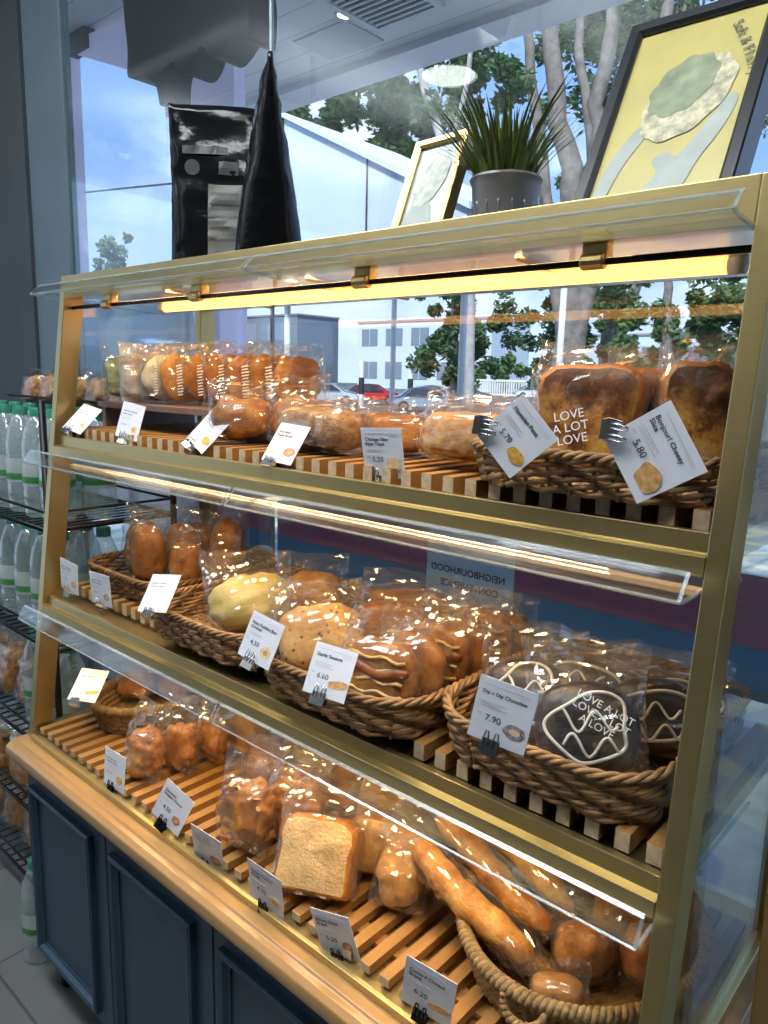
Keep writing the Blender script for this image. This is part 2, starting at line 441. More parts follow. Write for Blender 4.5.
def smooth_poly(p, n=4):
    o2 = []
    for i in range(len(p)):
        a, b2, c, d2 = [Vector((*p[(i+k) % len(p)], 0)) for k in (-1,0,1,2)]
        for q in range(n):
            t_ = q/n
            v = .5*((2*b2)+(c-a)*t_+(2*a-5*b2+4*c-d2)*t_*t_+(-a+3*b2-3*c+d2)*t_**3); o2.append((v.x, v.y))
    return o2
NUDGE = {}
NUDGE = {
'leafy green filled bun bag at the left end of the row on the riser': (-0.0069, -0.0016, 0.0048),
'mauve bun in a clear printed bag, second of the row on the riser': (-0.0064, -0.0019, 0.0032),
'pale white bun in a clear bag, third of the row on the riser': (-0.0038, 0.0012, 0.0032),
'golden round bun with printed bag just right of the pale white bun on the riser': (-0.0030, -0.0035, 0.0048),
'fifth round bun from the left of the row on the riser': (0.0014, 0.0010, 0.0041),
'sixth round bun from the left of the row on the riser': (0.0024, 0.0009, 0.0048),
'seventh round bun from the left of the row on the riser': (0.0035, 0.0006, 0.0048),
'eighth round bun from the left of the row on the riser': (0.0053, 0.0014, 0.0049),
'last round bun at the right end of the row on the riser': (0.0076, 0.0018, 0.0040),
'small golden roll bag right of the riser, behind the tilted card': (-0.0105, -0.0032, 0.0100),
'second small golden roll bag right of the riser, touching the seeded roll': (0.0020, 0.0108, 0.0076),
'long seeded brown loaf in a clear bag on the top tier slats': (0.0016, -0.0078, 0.0042),
'seeded brown loaf lying behind the long seeded loaf on the top tier': (0.0000, 0.0000, 0.0048),
'golden loaf bag behind the toast price card on the top tier': (0.0078, -0.0072, 0.0058),
'pale toast sandwich pack at the front left of the top wicker basket': (0.0106, 0.0029, 0.0100),
'pale loaf bag behind the toast sandwich pack on the top tier': (0.0089, 0.0065, 0.0052),
'golden puffy loaf bag near the glass at the back of the top tier': (0.0000, 0.0000, 0.0056),
'golden loaf bag at the back of the top tier, behind the seeded loaves': (0.0000, 0.0000, 0.0040),
'flat golden pizza bread bag at the left of the top wicker basket': (0.0105, 0.0031, 0.0055),
'pizza bread bag behind the first one in the top wicker basket': (0.0070, -0.0083, 0.0054),
'dark topped cheese toast in the front of the top wicker basket, lettered bag': (-0.0084, -0.0006, 0.0063),
'second cheese toast standing behind the lettered one in the top wicker basket': (0.0011, 0.0005, 0.0036),
'reddish toast bag against the right gold post in the top wicker basket': (-0.0081, 0.0075, 0.0072),
'cheese toast bag at the back right of the top wicker basket': (-0.0008, 0.0035, 0.0055),
'brown roll bag front left in the brown wicker tray': (-0.0006, 0.0110, 0.0100),
'large shiny brown roll second from the left in the brown wicker tray': (0.0046, -0.0065, 0.0054),
'roll with pale flank in the middle of the brown wicker tray': (0.0005, 0.0024, 0.0038),
'short roll at the right front of the brown wicker tray': (0.0088, -0.0030, 0.0039),
'small roll at the right end of the brown wicker tray': (0.0046, 0.0058, 0.0038),
'tall golden roll at the back right of the brown wicker tray': (-0.0092, -0.0046, 0.0058),
'roll at the back left of the brown wicker tray': (0.0050, -0.0075, 0.0045),
'green tinted long roll bag at the front of the second wicker basket': (-0.0070, 0.0051, 0.0100),
'golden roll bag behind the green tinted roll': (-0.0036, 0.0031, 0.0070),
'herb specked garlic bread bag at the front left of the third basket': (-0.0001, -0.0109, 0.0100),
'orange brown loaf bag behind the herb specked garlic bread': (0.0063, 0.0090, 0.0080),
'orange brown loaf bag at the back left of the third basket': (-0.0089, -0.0064, 0.0100),
'orange brown loaf bag at the back right of the third basket': (0.0081, -0.0075, 0.0100),
'sausage bread facing the front at the head of its row, third basket': (-0.0057, -0.0094, 0.0047),
'second sausage bread of the row, just behind the front one': (-0.0083, -0.0072, 0.0059),
'third sausage bread of the row in the third basket': (-0.0086, -0.0069, 0.0071),
'fourth sausage bread of the row in the third basket': (-0.0066, -0.0088, 0.0058),
'last sausage bread of the row, nearest the chocolate basket': (-0.0081, -0.0075, 0.0100),
'chocolate bread with white drizzle behind its price card, left of the right basket': (0.0072, -0.0040, 0.0066),
'large chocolate bread with white looping icing and lettered bag, front right of the basket': (-0.0103, -0.0040, 0.0100),
'chocolate bread beside the right gold post, behind the large iced one': (-0.0076, 0.0079, 0.0100),
'chocolate bread in the middle of the right basket, behind the card': (-0.0028, -0.0106, 0.0100),
'chocolate bread at the back of the right basket': (0.0074, -0.0081, 0.0100),
'brown roll bag at the front of the small seagrass basket': (0.0039, -0.0103, 0.0100),
'orange roll bag right of the brown roll in the small seagrass basket': (0.0079, 0.0076, 0.0032),
'roll bag at the back of the small seagrass basket': (-0.0011, 0.0089, 0.0020),
'front bun bag of the row behind the first worktop price card': (-0.0025, -0.0083, 0.0057),
'second bun bag of the row behind the first worktop price card': (-0.0016, -0.0031, 0.0047),
'third bun bag of the row, where the slats show beside it': (-0.0003, 0.0019, 0.0080),
'fourth bun bag of the row, next to the brown brioche': (0.0053, 0.0064, 0.0065),
'fifth bun bag of the row, deep on the lowest tier': (-0.0065, 0.0028, 0.0048),
'dark brown brioche loaf with printed bag on the lowest tier': (0.0000, 0.0000, 0.0056),
'orange bun bag behind the brioche loaf': (-0.0099, 0.0048, 0.0057),
'dark seeded loaf bag right of the brioche under the clear flap': (-0.0020, -0.0108, 0.0034),
'tall topped bun bag at the front, behind the third worktop card': (-0.0028, -0.0043, 0.0096),
'second topped bun bag just behind the tall front one': (0.0064, -0.0002, 0.0073),
'flat topped bun bag left of the almond bun': (-0.0066, -0.0085, 0.0062),
'almond topped bun bag under the clear flap': (-0.0066, -0.0058, 0.0100),
'rear topped bun bag under the clear flap': (0.0016, 0.0032, 0.0048),
'large pale sliced loaf bag at the front, behind the fourth worktop card': (-0.0056, -0.0095, 0.0100),
'second pale sliced loaf bag right of the large one': (-0.0110, 0.0006, 0.0078),
'pale loaf bag behind the sliced loaves': (-0.0050, -0.0098, 0.0100),
'pale loaf bag at the back, left of the breadsticks': (0.0051, 0.0097, 0.0052),
'single golden oval roll bag left of the breadsticks': (-0.0108, -0.0021, -0.0004),
'front breadstick in the large seagrass basket, nearest the price card': (0.0110, -0.0002, 0.0100),
'second breadstick from the front in the large seagrass basket': (0.0105, 0.0033, 0.0100),
'third breadstick from the front in the large seagrass basket': (0.0057, 0.0004, 0.0090),
'rear breadstick in the large seagrass basket': (0.0110, -0.0007, 0.0100),
'glossy brown bun bag in the large seagrass basket, left of the post': (-0.0059, -0.0093, 0.0061),
'glossy brown bun bag touching the gold post in the large seagrass basket': (0.0110, 0.0009, 0.0100),
'taller brown bun bag in the middle of the large seagrass basket': (-0.0085, -0.0030, 0.0049),
'brown bun bag at the back of the large seagrass basket': (-0.0071, 0.0005, 0.0100),
'small square pack at the front of the large seagrass basket': (0.0034, -0.0091, 0.0100),
}
SEED = [0]
def bagged(kind, pos, size, rz=0, tilt=0, top=.03, label='', group=None, name='bagged_bread', cat='bread', M=None, bag=None, mouth=1.05, words=None, stripes=False, roll=0, crink=.0050):
    SEED[0] += 1; sd = SEED[0]; top = top*1.12
    w, d, h = size
    if M is None:
        M = Matrix.Translation(pos) @ Matrix.Rotation(R(rz), 4, 'Z') @ Matrix.Rotation(R(tilt), 4, 'X') @ Matrix.Rotation(R(roll), 4, 'Y')
    M = Matrix.Translation(NUDGE.get(label, (0,0,0))) @ M
    t = thing(name, label, cat, M=M, group=group)
    for (nm, mb, m, sm) in shape(kind, w, d, h, sd):
        mb.build(nm, m, t, smooth=sm)
    bo = bagmesh(w*1.07+.003, d*1.05+.002, h*1.01+.002, top, sd, crink, mouth=mouth).build('plastic_bag', bag or BAG, t, smooth=False)
    if words:
        s_, sz, ox, oz, rot = words
        M2 = Matrix.Translation((ox, -d*.56-.006, oz)) @ Matrix.Rotation(R(rot), 4, 'Y') @ Matrix.Rotation(R(90), 4, 'X')
        text('lettering', s_, sz, PRINT, bo, M2, 'CENTER')
    if stripes:
        st = MB(); x0 = -w*.55-.0045
        for k in range(11):
            z = h*(.16+.058*k); hw = d*(.34+.10*((k*7) % 3)/2)
            st.box(x0-.0004, x0, -hw, hw*.8, z, z+h*.024)
        st.build('printed_lines', PRINT, bo)
    return t
def laid(kind, P0, P1, rad, label, group=None, name='bagged_bread', cat='bread', top=.05, squash=1., bag=None, spin=0, mouth=1.1):
    """a bread lying with its axis from P1 (base) to P0 (bag mouth)"""
    P0 = Vector(P0); P1 = Vector(P1); z = (P0-P1); L = z.length; z.normalize()
    x = Vector((0,0,1)).cross(z).normalized(); y = z.cross(x)
    M = Matrix(((x.x,y.x,z.x,P1.x),(x.y,y.y,z.y,P1.y),(x.z,y.z,z.z,P1.z),(0,0,0,1))) @ Matrix.Rotation(R(spin), 4, 'Z')
    return bagged(kind, None, (rad*2, rad*2*squash, L), top=top, label=label, group=group, name=name, cat=cat, M=M, bag=bag, mouth=mouth)

# ------------------------------------------------------------------ woven baskets
def rrect(w, d, r, n):
    """n points around a rounded rectangle with outward normals"""
    segs = []; L = 2*(w-2*r)+2*(d-2*r)+2*PI*r
    pts = []
    for i in range(n):
        s = L*i/n
        a = w-2*r; b = d-2*r; q = PI*r/2
        if s < a: pts.append((Vector((-a/2+s, -d/2, 0)), Vector((0,-1,0)))); continue
        s -= a
        if s < q:
            t = s/r - PI/2; pts.append((Vector((a/2+r*math.cos(t), -b/2+r*math.sin(t), 0)), Vector((math.cos(t), math.sin(t), 0)))); continue
        s -= q
        if s < b: pts.append((Vector((w/2, -b/2+s, 0)), Vector((1,0,0)))); continue
        s -= b
        if s < q:
            t = s/r; pts.append((Vector((a/2+r*math.cos(t), b/2+r*math.sin(t), 0)), Vector((math.cos(t), math.sin(t), 0)))); continue
        s -= q
        if s < a: pts.append((Vector((a/2-s, d/2, 0)), Vector((0,1,0)))); continue
        s -= a
        if s < q:
            t = s/r + PI/2; pts.append((Vector((-a/2+r*math.cos(t), b/2+r*math.sin(t), 0)), Vector((math.cos(t), math.sin(t), 0)))); continue
        s -= q
        if s < b: pts.append((Vector((-w/2, b/2-s, 0)), Vector((-1,0,0)))); continue
        s -= b
        t = s/r + PI; pts.append((Vector((-a/2+r*math.cos(t), -b/2+r*math.sin(t), 0)), Vector((math.cos(t), math.sin(t), 0))))
    return pts
def wicker_basket(label, pos, w, d, h, rz=0, m=None, flare=.012, group='wicker bread baskets', high_ends=0.0):
    m = m or WICKER
    t = thing('wicker_basket', label, 'basket', pos, R(rz), group)
    r = min(w, d)*.2
    n = 220; pts = rrect(w-2*flare, d-2*flare, r, n)
    S = 40                      # uprights
    body = MB(); rows = max(4, int(h/.0052)); dz = h/rows
    for k in range(rows):
        path = []
        for i, (p, nn) in enumerate(pts):
            z = dz*(k+.5); f = flare*2*(z/h)*.5
            off = .0024*math.cos(PI*S*i/n*1.0 + PI*k*.5)
            zz = z*(1 + high_ends*abs(p.x/(w/2))**4)
            path.append(p + nn*(f+off) + Vector((0,0,zz + .0014*math.sin(PI*S*i/n + PI*k*.5))))
        body.tube(path, .0029, 6, closed=True)
    for j in range(S):
        p, nn = pts[int(j*n/S)]
        body.tube([p, p+nn*flare*.5+Vector((0,0,h*.5)), p+nn*flare+Vector((0,0,h))], .0022, 5)
    body.build('woven_sides', m, t, smooth=True)
    base = MB(); nb = 26
    ow, od = w/2-flare-.002, d/2-flare-.002
    poly = [(p.x*.985, p.y*.985) for p, nn in rrect(w-2*flare, d-2*flare, r, 48)]
    base.prism(poly, .0, .003, 'z')
    for k in range(nb):
        y = -od + 2*od*(k+.5)/nb
        xe = ow - (r - math.sqrt(max(0, r*r-max(0, abs(y)-(od-r))**2)) if abs(y) > od-r else 0) - .003
        base.tube([(-xe+2*xe*i/30, y, .0045+.0016*math.cos(PI*(i+k))) for i in range(31)], [od/nb*.95]*31, 5, squash=.4)
    base.build('woven_base', m, t, smooth=True)
    rim = MB()
    for ph in (0, 2*PI/3, 4*PI/3):
        path = []
        for i, (p, nn) in enumerate(pts):
            a = 2*PI*26*i/n + ph
            zz = h*(1 + high_ends*abs(p.x/(w/2))**4)
            path.append(p + nn*(flare + .0032*math.cos(a)) + Vector((0,0,zz+.001+.0028*math.sin(a))))
        rim.tube(path, .0027, 6, closed=True)
    rim.build('braided_rim', m, t, smooth=True)
    return t
def seagrass_basket(label, pos, rx, ry, h, handles=True):
    t = thing('seagrass_basket', label, 'basket', pos, 0, 'round seagrass baskets')
    body = MB(); rows = int(h/.0085)
    def coil(mb, rx_, ry_, z, rad, tw, n):
        path = []; rr = []
        for i in range(n):
            a = 2*PI*i/n
            path.append((rx_*math.cos(a), ry_*math.sin(a), z)); rr.append(rad*(1+.22*math.sin(tw*a)))
        mb.tube(path, rr, 7, closed=True)
    for k in range(rows):
        f = (k+.5)/rows
        coil(body, rx-.016*(1-f), ry-.016*(1-f), h*f, .0056, 90, 270)
    body.build('coiled_sides', SEAG, t, smooth=True)
    base = MB()
    for k in range(16):
        f = (k+.3)/16
        coil(base, (rx-.018)*f, (ry-.018)*f, .004, max(rx,ry)/16*.55, 60, 120)
    base.build('coiled_base', SEAG, t, smooth=True)
    rim = MB()
    for ph in range(2):
        path = []
        for i in range(540):
            a = 2*PI*i/540; b = 62*a + PI*ph
            q = .0046*math.cos(b); path.append(((rx+q)*math.cos(a), (ry+q)*math.sin(a), h+.003+.0046*math.sin(b)))
        rim.tube(path, .0044, 6, closed=True)
    rim.build('plaited_rim', SEAG, t, smooth=True)
    if handles:
        for a0 in (-1.45,):
            hd = MB(); c = Vector((rx*math.cos(a0), ry*math.sin(a0), h)); tg = Vector((-math.sin(a0), math.cos(a0), 0)); no = Vector((math.cos(a0), math.sin(a0), 0))
            for ph in range(2):
                path = []
                for i in range(40):
                    s_ = PI*i/39; b = i*.9+PI*ph
                    path.append(c + tg*(-.022*math.cos(s_)) + no*(.006+.010*math.sin(s_)+.0025*math.cos(b)) + Vector((0,0,-.016*math.sin(s_)+.0025*math.sin(b))))
                hd.tube(path, .0032, 6)
            hd.build('handle', SEAG, t, smooth=True)
    return t
# ================================================================== base cabinet and worktop
L = 1.177
cab = thing('base_cabinet', 'navy blue panelled base cabinet under the oak worktop', 'cabinet', (0,0,-.45))
MB().box(0, L, .012, .44, 0, .400).build('body', NAVY, cab, bevel=.002)
for k in range(4):
    x0 = .003 + .2925*k; x1 = x0 + .2895
    d = MB().box(x0, x1, -.008, .012, .001, .399).build('door', NAVY, cab, bevel=.0015)
    a, b, z0, z1 = x0+.022, x1-.040, .026, .366
    fr = MB()
    prof = [(0,0),(0,-.010),(.004,-.013),(.010,-.011),(.014,-.004),(.018,-.003),(.018,0)]
    cs = [((a,z0),(1,1)), ((b,z0),(-1,1)), ((b,z1),(-1,-1)), ((a,z1),(1,-1))]
    n = len(prof); vs = []
    for (cx, cz), (sx, sz) in cs:
        for (u, y) in prof: vs.append((cx+sx*u, -.0075+y, cz+sz*u))
    fs = [(i*n+j, i*n+j+1, ((i+1) % 4)*n+j+1, ((i+1) % 4)*n+j) for i in range(4) for j in range(n-1)]
    fr.add(vs, fs); fr.build('raised_moulding', NAVY, d)
MB().box(0, L, .001, .44, -.006, -.0005).build('bottom_edge', SLATEND, cab)
for (x, y) in ((.05,.03),(L-.05,.03),(.05,.40),(L-.05,.40),(L/2,.03)):
    MB().lathe([(.016,-.065),(.018,-.06),(.014,-.03),(.02,-.006)], 14, (x,y,0)).build('leg', BLACKM, cab, smooth=True, angle=40)
wt = MB()
wt.prism([(.45,0),(.45,-.048),(-.004,-.048),(-.012,-.046),(-.02,-.038),(-.028,-.036),(-.036,-.030),(-.039,-.02),(-.037,-.010),(-.030,-.004),(-.022,-.003),(-.020,0)], -.012, L+.012, 'x')
tag(wt.build('worktop', OAK, bevel=.0015, smooth=True, angle=30), 'oak worktop with rounded nosing on the navy cabinet', 'worktop')

# ================================================================== gold display case
case = thing('display_case', 'gold framed three tier bakery display case on the oak worktop', 'display case', (0,0,0))
def yf(z): return .1021*z/.8
T = .018; PD = .036
for x0 in (0, L-T):
    MB().prism([(yf(0),0),(yf(0)+PD,0),(yf(.839)+PD,.839),(yf(.839),.839)], x0, x0+T, 'x').build('front_post', GOLD, case, bevel=.001)
    MB().box(x0, x0+T, .385, .421, 0, .839).build('back_post', GOLD, case, bevel=.001)
    MB().box(x0+.002, x0+T-.002, .03, .39, .0005, .018).build('side_rail', GOLD, case, bevel=.001)
top = MB()
top.prism([(.1021,.800),(.107,.839),(.421,.839),(.421,.800),(.40,.800),(.40,.812),(.125,.812),(.125,.800)], T, L-T, 'x')
MB().prism([(.1021,.800),(.107,.839),(.421,.839),(.421,.808),(.125,.808),(.125,.800)], T, L-T, 'x').build('top_panel', GOLD, case, bevel=.001)
MB().box(T, L-T, .125, .42, .803, .8075).build('underside', UNDER, case)
for (za, zb, nm) in ((.5247,.5593,'shelf'), (.237,.268,'shelf')):
    y0 = yf(za); zm = za + (zb-za)*.48
    sh = MB().prism([(y0,za),(y0+.001,zm),(y0+.011,zm+.001),(y0+.013,zb),(y0+.022,zb),(y0+.022,zb-.010),(.42,zb-.010),(.42,za),(y0+.05,za),(y0+.05,za+.006),(y0+.02,za+.006),(y0+.02,za)], T, L-T, 'x')
    so = sh.build(nm, GOLD, case, bevel=.0008)
    MB().box(T+.01, L-T-.01, y0+.024, y0+.034, za+.001, za+.005).build('light_strip', LEDS, so)
# gold lip of the lowest tier standing on the worktop
MB().prism([(-.004,.0003),(-.004,.010),(.002,.0105),(.004,.004),(.036,.004),(.036,.0003)], T, L-T, 'x').build('bottom_rail', GOLDL, case, bevel=.0006)
# side panes
for x in (T/2, L-T/2):
    MB().prism([(yf(.03)+PD,.02),(.385,.02),(.385,.80),(yf(.8)+PD,.80)], x-.002, x+.002, 'x').build('side_glass', SGLASS, case)
# flip-up clear flaps, two per tier, pushed in under each shelf
flaps = [[(.068,.818),(.053,.804),(.060,.801),(.11,.797),(.30,.788)],
         [(.034,.532),(.020,.514),(.026,.511),(.072,.513),(.30,.505)],
         [(.008,.250),(-.004,.229),(.002,.226),(.05,.229),(.30,.222)]]
for q, pr in enumerate(flaps):
    for (x0, x1) in ((-.006, .583), (.588, L-.018)):
        if q: x0 = max(x0, -.004)
        mb = MB(); th = .003
        n = len(pr); off = [(p[0]+th*.6, p[1]+th*.8) for p in pr]
        poly = pr + off[::-1]
        f = mb.prism(poly, x0, x1, 'x').build('clear_flap', ACRYL, case)
        e = MB()
        for xe in (x0, x1-.0025):
            for i in range(n-1):
                a, b, c, d_ = pr[i], pr[i+1], off[i+1], off[i]
                e.prism([a, b, c, d_], xe-.0003, xe+.0028, 'x')
        e.prism([(pr[0][0]-.0006,pr[0][1]+.0004),(pr[0][0]+.0028,pr[0][1]+.0030),(pr[0][0]+.0035,pr[0][1]+.001),(pr[0][0]+.001,pr[0][1]-.001)], x0, x1, 'x')
        e.prism([(pr[1][0]-.0008,pr[1][1]),(pr[1][0]+.001,pr[1][1]-.0022),(pr[1][0]+.003,pr[1][1]-.001),(pr[1][0]+.001,pr[1][1]+.001)], x0, x1, 'x')
        e.build('polished_edge', ACEDGE, f)
    yr = pr[3][0] + (.02 if q == 0 else .10); zr = pr[3][1] - .012
    yr0 = .118 if q == 0 else yr
    rod = MB().tube([(T, yr0, zr), (L-T, yr0, zr)], .0032, 8).build('hinge_rod', CHROME if q else BLACKM, case, smooth=True)
    for x in ((.145,.40,.73,1.02) if q == 0 else (.20,.56,.94)):
        b = MB().box(x-.012, x+.012, yr0-.004, yr0+.010, zr, zr+.022)
        b.tube([(x-.011, yr0-.004, zr), (x+.011, yr0-.004, zr)], .0075, 12)
        b.build('hinge', BRASS, rod, bevel=.001)
for x in (.30,.62,.93):
    MB().tube([(x, .13, .7985), (x-.035, .37, .797)], .004, 6).build('cross_stay', BRASS, case, smooth=True)
tl = MB().tube([(.13,.235,.790),(1.10,.235,.790)], .0078, 14).build('light_tube', LED, case, smooth=True)
for (a, b) in ((.115,.13),(1.10,1.115)):
    MB().tube([(a,.235,.790),(b,.235,.790)], .0088, 14).build('tube_cap', PRINT, tl, smooth=True)
MB().box(.11, 1.12, .222, .248, .7975, .8035).build('tube_batten', UNDER, tl)

for (yy, zz, pw) in ((.1285,.8015,CASEFILL*1.15),(yf(.5247)+.0425,.5285,CASEFILL),(yf(.237)+.0425,.2408,CASEFILL)):  # hidden area lights, added to boost the tube and the shelf strips
    li = bpy.data.lights.new('case_fill_light', 'AREA'); li.shape = 'RECTANGLE'; li.size = .94; li.size_y = .006; li.energy = pw; li.color = (1.,.66,.33); li.spread = R(170)
    lo_ = bpy.data.objects.new('case_fill_light', li); COL.objects.link(lo_); lo_.parent = case; lo_.location = (L/2, yy, zz); lo_.rotation_euler = (R(28 if zz > .7 else 8),0,0)
# slatted racks
def slats(label, y0, y1, z0, z1, ka=0, kb=39):
    t = thing('slatted_rack', label, 'rack', (0,0,z0), 0, 'beech slatted racks')
    mb = MB(); x = T+.008
    n = 39; p = (L-2*T-.016-.014)/(n-1); h = z1-z0
    for k in range(ka, kb):
        xa = x+p*k
        mb.cur = 0; mb.box(xa, xa+.0145, y0, y1, .006, h)
        mb.cur = 1; mb.box(xa+.0004, xa+.0141, y0-.0006, y0+.0005, .0064, h-.0004)
    mb.build('slats', [SLAT, SLATEND], t)
    for yy in (y0+.05, (y0+y1)/2, y1-.05):
        MB().box(x+p*ka, x+p*(kb-1)+.0145, yy-.01, yy+.01, 0, .0062).build('batten', SLAT, t)
slats('beech slatted rack on the top shelf of the display case', .094, .383, .5496, .575)
slats('beech slatted rack pushed back on the left of the middle shelf', .088, .383, .2585, .2835, 0, 29)
slats('beech slatted rack under the chocolate breads on the middle shelf', .0600, .383, .2585, .2835, 29, 39)
slats('beech slatted rack on the worktop, lowest tier', .012, .383, .0045, .022)

# ================================================================== top tier contents
rs = thing('riser_stand', 'low dark brown wooden riser under the row of round buns', 'riser', (0,0,.575))
MB().box(.030, .468, .150, .352, .035, .046).build('board', RISER, rs, bevel=.001)
for x in (.036, .450):
    MB().box(x, x+.012, .155, .347, 0, .035).build('side_panel', RISER, rs)
zr = .6212
row = [('green','leafy green filled bun bag at the left end of the row on the riser'),
       ('purple','mauve bun in a clear printed bag, second of the row on the riser'),
       ('white','pale white bun in a clear bag, third of the row on the riser'),
       ('palebun','golden round bun with printed bag just right of the pale white bun on the riser'),
       ('bun','fifth round bun from the left of the row on the riser'),
       ('bun','sixth round bun from the left of the row on the riser'),
       ('bun','seventh round bun from the left of the row on the riser'),
       ('bun','eighth round bun from the left of the row on the riser'),
       ('bun','last round bun at the right end of the row on the riser')]
for k, (kd, lb) in enumerate(row):
    f = k/8
    bagged(kd, (.084+.350*f, .190+.085*f, zr), (.086,.034,.083 if k else .078), 76+2*math.sin(k*2), -5, .016, lb, 'buns in a row on the riser', 'bagged_bun', 'bun', stripes=k > 2, bag=BAGW if k == 1 else None, mouth=1.0)
zt = .5755
bagged('bun', (.478,.146,zt), (.085,.055,.058), 60, -14, .025, 'small golden roll bag right of the riser, behind the tilted card', 'rolls at the front of the top tier', 'bagged_bun', 'bun')
bagged('bun', (.520,.190,zt), (.080,.050,.062), 40, -12, .03, 'second small golden roll bag right of the riser, touching the seeded roll', 'rolls at the front of the top tier', 'bagged_bun', 'bun')
bagged('nutloaf', (.612,.165,zt), (.15,.070,.056), -8, -5, .014, 'long seeded brown loaf in a clear bag on the top tier slats', None, 'bagged_loaf')
bagged('nutloaf', (.60,.275,zt), (.15,.066,.048), -5, -5, .010, 'seeded brown loaf lying behind the long seeded loaf on the top tier', None, 'bagged_loaf')
bagged('puff', (.712,.215,zt), (.09,.056,.048), 35, -10, .022, 'golden loaf bag behind the toast price card on the top tier', None, 'bagged_loaf')
bagged('loaf', (.846,.158,zt), (.125,.065,.055), -3, -12, .02, 'pale toast sandwich pack at the front left of the top wicker basket', None, 'bagged_loaf')
bagged('loaf', (.795,.265,zt), (.11,.06,.046), 10, -8, .014, 'pale loaf bag behind the toast sandwich pack on the top tier', None, 'bagged_loaf')
bagged('puff', (.835,.345,zt), (.10,.05,.046), 5, -6, .014, 'golden puffy loaf bag near the glass at the back of the top tier', None, 'bagged_loaf')
bagged('puff', (.712,.345,zt), (.09,.05,.044), 5, -6, .012, 'golden loaf bag at the back of the top tier, behind the seeded loaves', None, 'bagged_loaf')
wicker_basket('wicker basket with the tall cheese toast on the top tier', (1.028,.215,.5755), .246, .300, .036, 0, high_ends=.05)
zb = .5755+.008
bagged('pizza', (.950,.200,zb), (.075,.040,.078), 30, -14, .03, 'flat golden pizza bread bag at the left of the top wicker basket', None, 'bagged_pizza', 'pizza bread')
bagged('pizza', (.968,.285,zb), (.08,.040,.070), 20, -12, .03, 'pizza bread bag behind the first one in the top wicker basket', None, 'bagged_pizza', 'pizza bread')
bagged('slice', (1.018,.150,zb), (.106,.040,.105), 12, -8, .018, 'dark topped cheese toast in the front of the top wicker basket, lettered bag', None, 'bagged_toast', 'toast', words=('LOVE\nA LOT\nLOVE', .0125, -.014, .048, -14))
bagged('slice', (1.055,.212,zb), (.104,.040,.106), 13, -8, .018, 'second cheese toast standing behind the lettered one in the top wicker basket', None, 'bagged_toast', 'toast')
bagged('slice', (1.116,.155,zb), (.064,.036,.108), 30, -6, .020, 'reddish toast bag against the right gold post in the top wicker basket', None, 'bagged_toast', 'toast')
bagged('slice', (1.085,.275,zb), (.10,.040,.108), 15, -6, .020, 'cheese toast bag at the back right of the top wicker basket', None, 'bagged_toast', 'toast')

# ================================================================== middle tier contents
zm = .2838
wicker_basket('brown wicker tray with six glossy rolls at the left end of the middle tier', (.155,.245,zm), .270, .290, .040, 0, WICKD)
wicker_basket('wicker basket with the green tinted roll on the middle tier', (.474,.190,zm), .268, .310, .046, 0)
wicker_basket('wicker basket of garlic and sausage bread on the middle tier', (.752,.182,zm), .262, .320, .046, 0)
wicker_basket('wicker basket of dark chocolate breads at the right end of the middle tier', (1.018,.205,zm), .245, .315, .048, 0, high_ends=.18)
zb = zm+.0075
for (x, y, s_, rz, ti, lb, kd) in (
    (.068,.190,(.066,.046,.094),24,-10,'brown roll bag front left in the brown wicker tray','brownbun'),
    (.128,.184,(.070,.048,.100),20,-6,'large shiny brown roll second from the left in the brown wicker tray','brownbun'),
    (.140,.246,(.062,.046,.098),20,-4,'roll with pale flank in the middle of the brown wicker tray','bun'),
    (.196,.214,(.064,.046,.076),16,-8,'short roll at the right front of the brown wicker tray','brownbun'),
    (.234,.262,(.058,.042,.062),12,-8,'small roll at the right end of the brown wicker tray','brownbun'),
    (.205,.318,(.068,.050,.106),16,-4,'tall golden roll at the back right of the brown wicker tray','bun'),
    (.105,.318,(.074,.050,.088),20,-4,'roll at the back left of the brown wicker tray','brownbun')):
    bagged(kd, (x,y,zb), s_, rz, ti, .026, lb, 'rolls in the brown wicker tray', 'bagged_roll', 'roll', mouth=1.12)
bagged('pandan', (.505,.128,zb), (.12,.068,.080), 62, -24, .036, 'green tinted long roll bag at the front of the second wicker basket', None, 'bagged_roll', 'roll', crink=.005)
bagged('palebun', (.512,.240,zb), (.10,.058,.070), 40, -18, .026, 'golden roll bag behind the green tinted roll', None, 'bagged_roll', 'roll', crink=.005)
bagged('garlic', (.690,.108,zb), (.112,.054,.086), 58, -28, .030, 'herb specked garlic bread bag at the front left of the third basket', None, 'bagged_garlic_bread', 'garlic bread', crink=.005)
bagged('puff', (.706,.196,zb), (.10,.052,.074), 44, -20, .024, 'orange brown loaf bag behind the herb specked garlic bread', None, 'bagged_loaf', crink=.005)
bagged('puff', (.692,.282,zb), (.13,.056,.070), 26, -12, .022, 'orange brown loaf bag at the back left of the third basket', None, 'bagged_loaf', crink=.005)
bagged('puff', (.80,.305,zb), (.115,.046,.066), 16, -8, .020, 'orange brown loaf bag at the back right of the third basket', None, 'bagged_loaf', crink=.005)
sl = 'sausage breads standing in a row'
bagged('sausage', (.806,.088,zb), (.094,.040,.078), 12, -12, .028, 'sausage bread facing the front at the head of its row, third basket', sl, 'bagged_sausage_bread', 'sausage bread')
for k, lb in enumerate(('second sausage bread of the row, just behind the front one', 'third sausage bread of the row in the third basket', 'fourth sausage bread of the row in the third basket', 'last sausage bread of the row, nearest the chocolate basket')):
    bagged('sausage' if k % 2 else 'bun', (.818+.005*k, .136+.041*k, zb), (.088,.031,.076), 8, -8, .026, lb, sl, 'bagged_sausage_bread', 'sausage bread', stripes=True)
